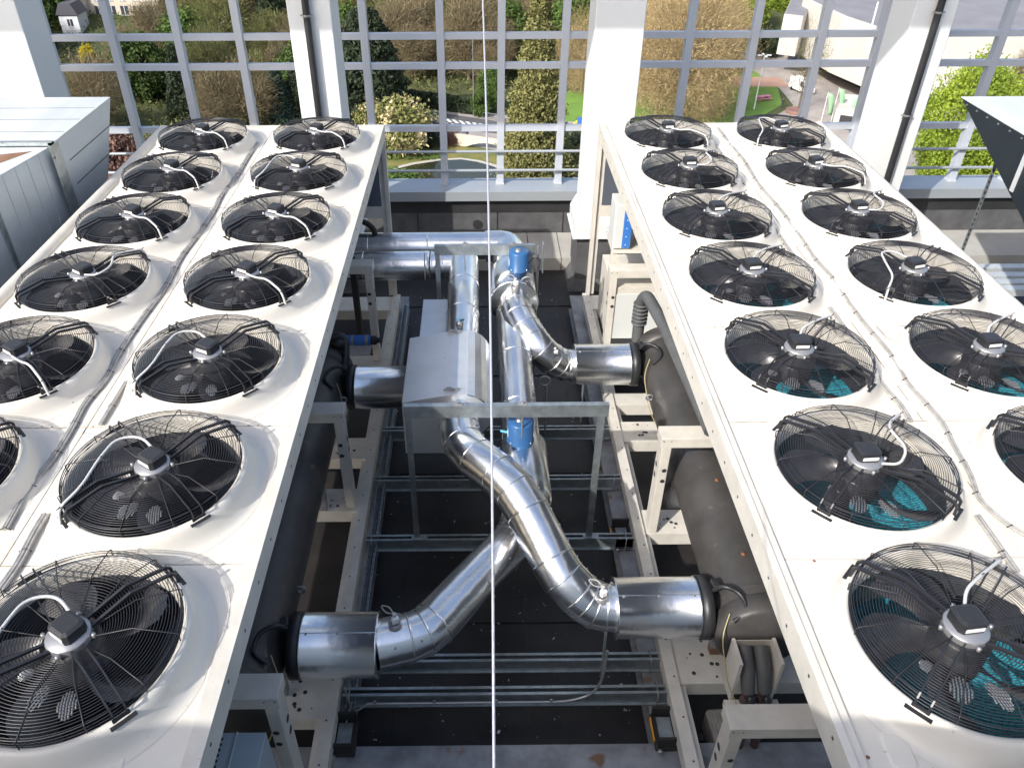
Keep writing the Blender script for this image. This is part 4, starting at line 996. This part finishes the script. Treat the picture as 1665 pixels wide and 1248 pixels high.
ptree(782, 188, 150, 'midgreen', 'bush', 'fresh green shrub behind the road railing', wid=.7)
ptree(797, 180, 110, 'midgreen', 'round', 'green tree left of the giant conifer by the road', wid=.8, var=2)
ptree(640, 312, 282, 'midgreen', 'bush', 'low green shrub in front of the pond', wid=2.6, var=1)
ptree(935, 262, 214, 'darkgreen', 'bush', 'dark evergreen shrub right of the giant conifer', wid=.8, var=1)
ptree(930, 300, 246, 'olive', 'bush', 'yellow green shrub right of the giant conifer below the dark one', wid=.85)
ptree(208, 312, 222, 'redtwig', 'bush', 'reddish brown bare shrub seen past the galvanised duct', wid=.8, var=1)
ptree(240, 300, 232, 'redtwig', 'bush', 'reddish brown bare shrub close to the chiller corner', wid=.8, var=2)
ptree(1105, 206, -40, 'goldtwig', 'bigtwig', 'big golden brown bare willow beside the lawn', wid=.95, var=1, pale=True)
ptree(1155, 190, 5, 'goldtwig', 'bigtwig', 'golden brown bare tree nearest the lawn and lamp', wid=.80, var=2, pale=True)
ptree(1065, 195, -10, 'goldtwig', 'bigtwig', 'golden brown bare tree right of the broad white column', wid=.85, var=0, pale=True)
ptree(1010, 165, -30, 'goldtwig', 'bigtwig', 'golden brown bare tree mostly behind the broad white column', wid=.8, var=3, pale=True)
ptree(945, 150, 20, 'goldtwig', 'bigtwig', 'golden brown bare tree above the small lawn', wid=.9, var=2, pale=True)
ptree(1060, 140, -60, 'goldtwig', 'bigtwig', 'tall golden brown bare tree at the top of the view', wid=.8, var=4, pale=True)
ptree(1150, 120, -50, 'goldtwig', 'bigtwig', 'golden brown bare tree reaching the bright green trees', wid=.75, var=1, pale=True)
ptree(1216, 60, -18, 'bright', 'round', 'bright green tree beyond the golden brown trees', wid=1.0)
ptree(1245, 92, 48, 'darkgreen', 'bush', 'small dark shrub by the white building', wid=.8, var=2)
ptree(1320, 12, -60, 'bright', 'round', 'bright green tree behind the white building', wid=1.2, var=1)
ptree(1262, 40, -30, 'bright', 'round', 'bright green tree at the corner of the white building', wid=1.0, var=2)
ptree(1297, 182, 42, 'olivetwig', 'sparse', 'slender bare street tree in the round planter', wid=.5, var=2)
ptree(1548, 318, 100, 'bright', 'bigleaf', 'large bright yellow green shrub tree behind the handrail', wid=.78)
ptree(1515, 306, 215, 'bright', 'bigleaf', 'lower bright green shrub touching the white column', wid=.8, var=1)
ptree(1625, 308, 205, 'yellow', 'bigleaf', 'yellow green shrub beside the dark sided hood', wid=.8, var=1)
ptree(1650, 190, 75, 'browntwig', 'twig', 'bare brown tree against the concrete wall at the right edge', wid=.8, var=2)
ptree(104, 66, -30, 'midgreen', 'round', 'green tree left of the small white house', wid=.85, var=1)
ptree(100, 215, 135, 'midgreen', 'round', 'green tree just above the galvanised duct', wid=.9, var=2)
# woods on the slope
rs = random.Random(11); spots = []
for _ in range(4000):
    x = rs.uniform(-150, 62); y = rs.uniform(100, 250)
    gz = hill(x, y)
    # keep clear of road, lawn, plaza and houses
    p = Vector((x, y, gz))-CAM; w_ = p.dot(_f); u = PX+FPX*p.dot(RT)/w_; v = PY-FPX*p.dot(UP)/w_
    if u > 500 and v > 150: continue
    if u > 1180: continue
    if u > 900 and v > 118: continue
    if 85 < u < 250 and v < 70 and y < 262: continue
    if u < 500 and v > 222: continue
    if y < 134 and u > 500: continue
    ht = rs.uniform(10, 16) if y > 150 else rs.uniform(8, 13)
    pt = Vector((x, y, gz+ht))-CAM; vt_ = PY-FPX*pt.dot(UP)/pt.dot(_f)
    if 80 < u < 262 and vt_ < (70 if u < 150 else 34) and y < 200: continue
    if 80 < u < 262 and 26 < vt_ < 34 and y < 200 and rs.random() < .5: continue
    if 80 < u < 262 and 180 < y < 205: continue
    if any((x-a)**2+(y-b)**2 < 5.0**2 for a, b in spots): continue
    spots.append((x, y)); gold = u > 880
    k = rs.random()
    if gold: kind, form = ('goldtwig', 'bigtwig') if k < .85 else ('midgreen', 'round')
    elif k < .36: kind, form = 'browntwig', 'twig'
    elif k < .72: kind, form = 'olivetwig', 'twig'
    elif k < .92: kind, form = 'midgreen', 'round'
    else: kind, form = 'darkgreen', 'spruce'
    lab = {'goldtwig': 'golden brown bare tree in the wood behind the broad white column', 'browntwig': 'brown bare tree in the wood beyond the road', 'olivetwig': 'olive tinted bare tree in the wood beyond the road', 'midgreen': 'green leafing tree in the wood beyond the road', 'darkgreen': 'dark spruce in the wood beyond the road'}[kind]
    tree(x, y, gz-.3, ht, kind, form, lab, group={'goldtwig': 'golden bare trees of the wood', 'browntwig': 'brown bare trees of the wood', 'olivetwig': 'olive bare trees of the wood', 'midgreen': 'leafing trees of the wood', 'darkgreen': 'dark spruces of the wood'}[kind], wid=rs.uniform(.9, 1.2), var=rs.randrange(4))
    if len(spots) > 300: break
# undergrowth
rs2 = np.random.default_rng(3)
def s_under(q, n):
    x = q.uniform(-150, 60, n); y = q.uniform(98, 300, n); z = np.array([hill(a, b) for a, b in zip(x, y)])+q.uniform(0, 1.6, n)**1.4
    d = np.stack([x, y, z], 1)-np.array(CAM); w_ = d@np.array(_f); u = PX+FPX*(d@np.array(RT))/w_; v = PY-FPX*(d@np.array(UP))/w_
    k = ~(((u > 520) & (v > 148)) | (u > 900)); return np.stack([x, y, z], 1)[k]
o = bpy.data.objects.new('undergrowth', mesh_from_quads('undergrowth', leaf_cloud(rs2, 90000, s_under, .2, .7), leafmats['olivetwig'])); COL.objects.link(o); o['kind'] = 'stuff'
def s_low(q, n):
    a, b = G(560, 240), G(830, 260); x = q.uniform(-34, 8, n); y = q.uniform(98, 124, n); z = np.full(n, GZ)+q.uniform(0, .5, n)
    d = np.stack([x, y, z], 1)-np.array(CAM); w_ = d@np.array(_f); u = PX+FPX*(d@np.array(RT))/w_; v = PY-FPX*(d@np.array(UP))/w_
    k = (v > 240+(u-600)*.02) & (v < 258-(u-640)*.0) & (u < 720); return np.stack([x, y, z], 1)[k]
o = bpy.data.objects.new('ground_cover', mesh_from_quads('ground_cover', leaf_cloud(rs2, 20000, s_low, .16, .7), leafmats['midgreen'])); COL.objects.link(o); o['kind'] = 'stuff'
# hedge along the road
a, b = G(640, 170), G(778, 189); n = 9000; t = rs2.uniform(0, 1, n)
pos = np.array(a)[None]*(1-t[:, None])+np.array(b)[None]*t[:, None]+np.stack([rs2.uniform(-.3, .3, n), rs2.uniform(0, 1.4, n), rs2.uniform(0, 2.7, n)+.08*np.sin(t*60)], 1)
hd = bpy.data.objects.new('hedge', mesh_from_quads('hedge', leaf_cloud(rs2, n, lambda q, k: pos, .2, .8), leafmats['darkgreen'])); COL.objects.link(hd)
tag(hd, 'long dark clipped hedge along the far side of the road', 'hedge')

# ---- buildings
def block(name, label, pixbase, h0, h1, depth, wall, roof, wins=None, posts=0, zb=GZ, group=None):
    """footprint from two ground points (front wall), extruded away from the camera."""
    a, b = at(*pixbase[0], z=zb+h0), at(*pixbase[1], z=zb+h0); d = (b-a); d.z = 0; L = d.length; d.normalize(); nrm = Vector((-d.y, d.x, 0))
    t = thing(name, (a.x, a.y, zb), label, 'building', group)
    c, e = a+nrm*depth, b+nrm*depth
    q = MB().use(wall).add([(p.x, p.y, z) for z in (zb+h0, zb+h1) for p in (a, b, e, c)], [(0, 1, 5, 4), (1, 2, 6, 5), (2, 3, 7, 6), (3, 0, 4, 7), (3, 2, 1, 0)])
    rel(q.build('wall'), t)
    q = MB().use(roof).add([(p.x+nrm.x*o_+d.x*s_, p.y+nrm.y*o_+d.y*s_, zb+h1+z) for z in (.02, .35) for p, o_, s_ in ((a, .5, .5), (b, .5, -.5), (e, -.5, -.5), (c, -.5, .5))], [(4, 5, 6, 7), (0, 1, 5, 4), (1, 2, 6, 5), (2, 3, 7, 6), (3, 0, 4, 7)])
    rel(q.build('roof'), t)
    for (s0, s1, z0, z1) in (wins or []):
        p0, p1 = a+d*(L*s0), a+d*(L*s1); q = MB().use('glass'); f = -.06
        q.add([(p.x+nrm.x*f, p.y+nrm.y*f, z) for z in (zb+z0, zb+z1) for p in (p0, p1)], [(0, 1, 3, 2)])
        q.use('renderw'); 
        for zz in (z0, z1): q.bar((p0.x+nrm.x*-.1, p0.y+nrm.y*-.1, zb+zz), (p1.x+nrm.x*-.1, p1.y+nrm.y*-.1, zb+zz), .08, .12)
        rel(q.build('window'), t)
    for k in range(posts):
        p = a+d*(L*(k+.5)/posts)+nrm*.4; rel(MB().use('concrete').cbox((p.x, p.y, zb+h0/2), .5, .5, h0).build('pillar'), t)
    return t, a, b, nrm
# white gallery on the right (one building, several volumes)
gal = thing('gallery_building', tuple(G(1350, 110)), 'large white windowless building with grey flat roof raised over a dark undercroft', 'building')
def vol(pts_px, zb, zt, name='wall', m='concrete', roof=True):
    P = [at(u, v, z=GZ+zb) for u, v in pts_px]; q = MB().use(m); n = len(P)
    q.add([(p.x, p.y, GZ+z) for z in (zb, zt) for p in P], [tuple(range(n))[::-1], tuple(range(n, 2*n))]+[(i, (i+1) % n, n+(i+1) % n, n+i) for i in range(n)]); rel(q.build(name), gal)
    if roof:
        c = sum(P, Vector())/n; q = MB().use('concdark'); Q = [c+(p-c)*.96 for p in P]
        q.add([(p.x, p.y, GZ+zt+z) for z in (.02, .10) for p in Q], [tuple(range(n, 2*n))]+[(i, (i+1) % n, n+(i+1) % n, n+i) for i in range(n)]); rel(q.build('roof'), gal)
    return P
vol([(1288, 82), (1348, 118), (1440, 158), (1900, 158), (1900, 60), (1360, 40)], 3.0, 13.0)
vol([(1262, 88), (1292, 92), (1310, 66), (1275, 58)], 4.0, 11.5)
P = vol([(1300, 92), (1352, 124), (1440, 164), (1900, 164), (1900, 80), (1380, 60)], -.1, 2.98, 'undercroft', 'dark', False)
for u, v in ((1262, 84), (1277, 92)):
    p = G(u, v); rel(MB().use('concrete').cbox((p.x, p.y, GZ+2), .7, .7, 4).build('pillar'), gal)
a, b = at(1292, 60, z=GZ+6), at(1296, 30, z=GZ+6)
p = at(1407, 62, z=GZ+13); rel(MB().use('renderw').tube([(p.x+2, p.y+3, GZ+13), (p.x+2, p.y+3, GZ+18)], .15, 8).build('roof_mast'), gal)
low = thing('flat_roof_pavilion', tuple(G(1400, 200)), 'low pale pavilion with flat roof and dark doorway below the banners', 'building')
q = MB(); P = [G(u, v) for u, v in ((1352, 208), (1440, 222), (1455, 190), (1365, 182))]
q.use('concrete').add([(p.x, p.y, GZ+z) for z in (0, 3.2) for p in P], [(4, 5, 6, 7), (0, 1, 5, 4), (1, 2, 6, 5), (2, 3, 7, 6), (3, 0, 4, 7)]); rel(q.build('wall'), low)
a, b = P[0], P[1]; d = b-a; q = MB().use('dark').add([(a.x+d.x*s, a.y+d.y*s-.08, GZ+z) for s, z in ((.1, .1), (.45, .1), (.45, 2.4), (.1, 2.4))], [(0, 1, 2, 3)]); rel(q.build('doorway'), low)
q = MB().use('dark').add([(a.x+d.x*s, a.y+d.y*s-.08, GZ+z) for s, z in ((.58, .1), (.9, .1), (.9, 2.4), (.58, 2.4))], [(0, 1, 2, 3)]); rel(q.build('doorway'), low)
# far concrete block behind shrubs at right
block('concrete_hall', 'pale concrete hall wall behind the bright green shrubs', ((1500, 150), (1760, 165)), 0, 7, 25, 'concrete', 'concdark')
block('dark_clad_hall', 'dark ribbed hall on the far side of the grey roof at top right', ((1575, 62), (1760, 100)), 0, 14, 30, 'slate', 'slate')
# houses top left, on the slope
def house_at(u, v, w, h, dep, wall, roof, label, wins=(), zb=None):
    y = 120.0
    while y < 300 and at(u, v, y=y).z > hill(at(u, v, y=y).x, y): y += .5
    p = at(u, v, y=y); zb = p.z
    t = thing('house', (p.x, y, zb), label, 'house', None)
    q = MB().use(wall).box(p.x-w/2, p.x+w/2, y, y+dep, zb-8, zb+h); rel(q.build('wall'), t)
    q = MB().use(roof).prismY([(p.x-w/2-.4, zb+h), (p.x+w/2+.4, zb+h), (p.x+w/2-.8, zb+h+2.4), (p.x-w/2+.8, zb+h+2.4)], y-.3, y+dep); rel(q.build('roof'), t)
    for (cx_, cz, ww, hh) in wins:
        q = MB().use('glass').box(p.x+cx_-ww/2, p.x+cx_+ww/2, y-.05, y-.01, zb+cz, zb+cz+hh).use('renderw').box(p.x+cx_-.06, p.x+cx_+.06, y-.09, y-.051, zb+cz, zb+cz+hh).box(p.x+cx_-ww/2-.1, p.x+cx_+ww/2+.1, y-.14, y-.051, zb+cz-.15, zb+cz)
        rel(q.build('window'), t)
    return t
house_at(120, 26, 7, 8, 9, 'render', 'slate', 'cream house with dark ground floor windows at the top left', [(-2, .4, 1.2, 2), (0, .4, 1.2, 2), (2, .4, 1.2, 2)])
house_at(150, 20, 8, 9, 9, 'renderw', 'slate', 'white house with tall paned windows at the top left', [(-2.4, 1.5, 1.3, 3), (0, 1.5, 1.3, 3), (2.4, 1.5, 1.3, 3)])
house_at(205, 26, 17, 9, 10, 'render', 'slate', 'long cream building with balcony and row of windows at the top left', [(-6+3*k, 3.4, 1.3, 2.4) for k in range(5)]+[(-6+3*k, .2, 1.8, 2) for k in range(5)])
house_at(118, 55, 4.2, 4.0, 5, 'renderw', 'slate', 'small white house with one dark square window in the wood', [(.2, 1.6, 1.2, 1.5)])

# ---- street objects
def person(u, v, label, top='cloth', walk=.12, ht=1.72, z0=0.0):
    b = G(u, v); t = thing('person', (b.x, b.y, GZ+z0+.1), label, 'person')
    V = [(0, 0, .92), (0, 0, 1.15), (0, 0, 1.40), (0, 0, 1.52), (0, 0, 1.64), (-.09, walk, .86), (-.10, walk*1.2, .48), (-.10, walk*.6, .06), (-.10, walk+.14, .03),
         (.09, -walk, .86), (.10, -walk*.6, .48), (.10, -walk*1.6, .08), (.10, -walk*1.2+.12, .03), (-.18, 0, 1.38), (-.24, -.06, 1.10), (-.23, .06, .86), (.18, 0, 1.38), (.24, .06, 1.10), (.23, .16, .88)]
    E = [(0, 1), (1, 2), (2, 3), (3, 4), (0, 5), (5, 6), (6, 7), (7, 8), (0, 9), (9, 10), (10, 11), (11, 12), (2, 13), (13, 14), (14, 15), (2, 16), (16, 17), (17, 18)]
    RR = [.13, .14, .12, .055, .10, .09, .065, .045, .04, .09, .065, .045, .04, .06, .045, .03, .06, .045, .03]
    me = bpy.data.meshes.new('body'); me.from_pydata([Vector(p)*(ht/1.72) for p in V], E, [])
    o = bpy.data.objects.new('body', me); COL.objects.link(o); o.modifiers.new('skin', 'SKIN')
    for sv, r_ in zip(me.skin_vertices[0].data, RR): sv.radius = (r_, r_)
    me.skin_vertices[0].data[0].use_root = True
    sb = o.modifiers.new('sub', 'SUBSURF'); sb.levels = 1; sb.render_levels = 1
    dg = bpy.context.evaluated_depsgraph_get(); ev = bpy.data.meshes.new_from_object(o.evaluated_get(dg)); bpy.data.objects.remove(o)
    ev.materials.clear(); ev.materials.append(M[top]); ev.materials.append(M['skin']); ev.materials.append(M['cloth'])
    for f in ev.polygons:
        z = f.center.z; f.material_index = 1 if z > 1.47 or (abs(f.center.x) > .2 and z < .92) else (2 if z < .92 else 0); f.use_smooth = True
    o = bpy.data.objects.new('body', ev); COL.objects.link(o); o.parent = t
    h = MB().use('hair').lathe([(.10, .0), (.112, .05), (.09, .10), (.001, .125)], (0, -.01, 1.64*ht/1.72), 14).build('hair', t)
    return t
person(760, 227, 'pedestrian in dark clothes walking on the pavement by the bridge')
person(1271, 176, 'pedestrian in dark clothes near the round planter')
person(939, 206, 'dark haired person standing at the edge of the small lawn by the flag')
def bicycle(u, v, label, ang=.2):
    b = G(u, v); t = thing('bicycle', (b.x, b.y, GZ+.1), label, 'bicycle'); t.rotation_euler.z = ang
    for x in (-.52, .52):
        q = MB().use('tyre').lathe([(.33+.02*math.cos(a), .02*math.sin(a)) for a in [j*math.pi/3 for j in range(7)]], (x, 0, .34), 24, 'Y'); q.build('wheel', t)
    q = MB().use('red').tube([(-.52, 0, .34), (-.15, 0, .9), (.40, 0, .92), (.52, 0, .34)], .02, 6).tube([(-.52, 0, .34), (0, 0, .32), (.40, 0, .85)], .02, 6).tube([(0, 0, .32), (-.15, 0, .95)], .02, 6); q.build('frame', t)
    MB().use('tyre').cbox((-.16, 0, .98), .24, .12, .05, 0, .02).build('saddle', t); MB().use('tyre').tube([(.42, -.25, 1.05), (.40, 0, 1.0), (.42, .25, 1.05)], .018, 6).build('handlebar', t)
bicycle(683, 186, 'bicycle ridden on the far pavement beside the dark red car', -.2)
person(683, 186, 'cyclist with pale top riding beside the dark red car', 'clothw', .2, 1.6, .35)
bicycle(745, 219, 'bicycle standing near the bridge pillar', .1)
def vehicle(u, v, L, Wd, H, paint, ang, label, cat, van=False):
    b = G(u, v); t = thing('parked_van' if van else 'car', (b.x, b.y, GZ+.1), label, cat); t.rotation_euler.z = ang
    pr = [(-L/2, .35), (L/2, .35), (L/2, .8), (L/2-.1, .95), (L*.28, 1.02), (L*.12, H), (-L*.30, H), (-L*.46, 1.0), (-L/2, .9)] if not van else [(-L/2, .35), (L/2, .35), (L/2, 1.0), (L/2-.5, 1.25), (L/2-1.1, H), (-L/2+.1, H), (-L/2, H-.2)]
    MB().use(paint).prismY(pr, -Wd/2, Wd/2).build('body', t, bevel=.08)
    q = MB().use('glass')
    for sgn in (-1, 1):
        w = [(L*.24, 1.0), (L*.11, H-.08), (-L*.28, H-.08), (-L*.38, 1.02)] if not van else [(L/2-.62, 1.25), (L/2-1.15, H-.15), (L/2-1.9, H-.15), (L/2-1.9, 1.25)]
        q.add([(x, sgn*(Wd/2+.01), z) for x, z in w], [(0, 1, 2, 3) if sgn > 0 else (3, 2, 1, 0)])
    if van: q.add([(L/2-.49, -Wd*.42, 1.28), (L/2-.49, Wd*.42, 1.28), (L/2-1.07, Wd*.40, H-.1), (L/2-1.07, -Wd*.40, H-.1)], [(0, 1, 2, 3)])
    else: q.add([(L*.27, -Wd*.42, 1.05), (L*.27, Wd*.42, 1.05), (L*.125, Wd*.38, H-.03), (L*.125, -Wd*.38, H-.03)], [(0, 1, 2, 3)])
    q.build('window', t)
    for x in (-L*.31, L*.33):
        for y in (-Wd/2+.08, Wd/2-.08): MB().use('tyre').lathe([(.001, -.1), (.33, -.1), (.33, .1), (.001, .1)], (x, y, .33), 20, 'Y').build('wheel', t)
    for y in (-Wd*.35, Wd*.35): MB().use('label').box(L/2-.02, L/2+.02, y-.15, y+.15, .68, .82).build('headlight', t)
    return t
vehicle(664, 187, 4.4, 1.8, 1.45, 'red', -.25, 'dark red car on the road behind the cream magnolia', 'car')
vehicle(1302, 150, 5.2, 2.1, 2.4, 'vanwhite', -1.25, 'white van parked beside the slender bare tree', 'van', True)
def pole(u, v, vt, r, m, name, label, cat):
    b = G(u, v); p = at(u, vt, y=b.y); t = thing(name, (b.x, b.y, GZ), label, cat); rel(MB().use(m).tube([(b.x, b.y, GZ), (b.x, b.y, p.z)], [r, r*.7], 10).build('post'), t); return t, Vector((b.x, b.y, p.z))
t, p = pole(1226, 178, 90, .12, 'renderw', 'street_lamp', 'tall white lamp post with cluster head on the lawn edge', 'lamp')
for k in range(4): rel(MB().use('label').cbox((p.x+.8*math.cos(k*1.57), p.y+.8*math.sin(k*1.57), p.z), .8, .35, .18, k*1.57, .05).build('lamp_head'), t)
t, p = pole(770, 190, 58, .09, 'galvdull', 'street_lamp', 'thin dark lamp post rising from the hedge end', 'lamp')
rel(MB().use('galvdull').tube([p, p+Vector((-1.2, 0, .2)), p+Vector((-2.2, 0, 0))], .05, 6).build('lamp_arm'), t)
for k, (u, v, vt) in enumerate(((1243+90, 206, 150), (1243+108, 198, 143), (1375, 206, 158))):
    t, p = pole(u, v, vt, .06, 'renderw', 'banner_pole', ('light green banner on a pole, nearest the teal chiller fans', 'light green banner on a pole, tallest of the three', 'light green banner on a pole beside the white column')[k], 'banner')
    q = MB().use('green'); n = 6
    q.loft([[(p.x+.05+.9*math.sin(j*.25), p.y+.15*math.sin(j*1.3), p.z-.1-j*.75), (p.x+.95+.7*math.sin(j*.3), p.y-.15*math.sin(j*1.1), p.z-.4-j*.70)] for j in range(n)], False, True, closed=False); o = rel(q.build('banner'), t)
    sm = o.modifiers.new('solid', 'SOLIDIFY'); sm.thickness = .02
t, p = pole(946, 214, 188, .05, 'renderw', 'flag_pole', 'short pole with yellow and blue flag on the small lawn', 'flag')
q = MB().use('flagb').box(p.x-.9, p.x-.05, p.y-.03, p.y+.03, p.z-2.3, p.z-.3).use('flagy').prismY([(p.x-.9, p.z-2.3), (p.x-.9, p.z-.7), (p.x-2.2, p.z-1.9), (p.x-2.2, p.z-2.3)], p.y-.03, p.y+.03); rel(q.build('flag'), t)
b = G(1241, 163); t = thing('picnic_table', (b.x, b.y, GZ+.04), 'pink picnic bench on the bright lawn', 'bench'); 
MB().use('pink').cbox((0, 0, .75), 2.6, .9, .08, .3, .02).build('table_top', t)
for s in (-1, 1): MB().use('pink').cbox((s*-.24, s*.78, .45), 2.6, .35, .06, .3, .02).build('seat', t); MB().use('pink').cbox((s*.8, s*.25, .37), .12, 1.2, .7, .3).build('leg', t)
b = G(1292, 184); q = MB().use('brick').lathe([(1.5, 0), (1.6, .6), (1.5, .65), (1.35, .6), (.001, .55)], (b.x, b.y, GZ+.06), 28); q.build('round_planter', label='round brown planter around the slender bare tree', cat='planter')
q = MB().use('galvdull'); a, b = G(785, 193), G(830, 199)
for k in range(12):
    p = a.lerp(b, k/11); q.tube([(p.x, p.y, GZ), (p.x, p.y, GZ+1.1)], .03, 5)
q.tube([(a.x, a.y, GZ+1.1), (b.x, b.y, GZ+1.1)], .04, 5).tube([(a.x, a.y, GZ+.3), (b.x, b.y, GZ+.3)], .03, 5); q.build('road_railing', label='grey metal railing at the roadside left of the giant conifer', cat='railing')
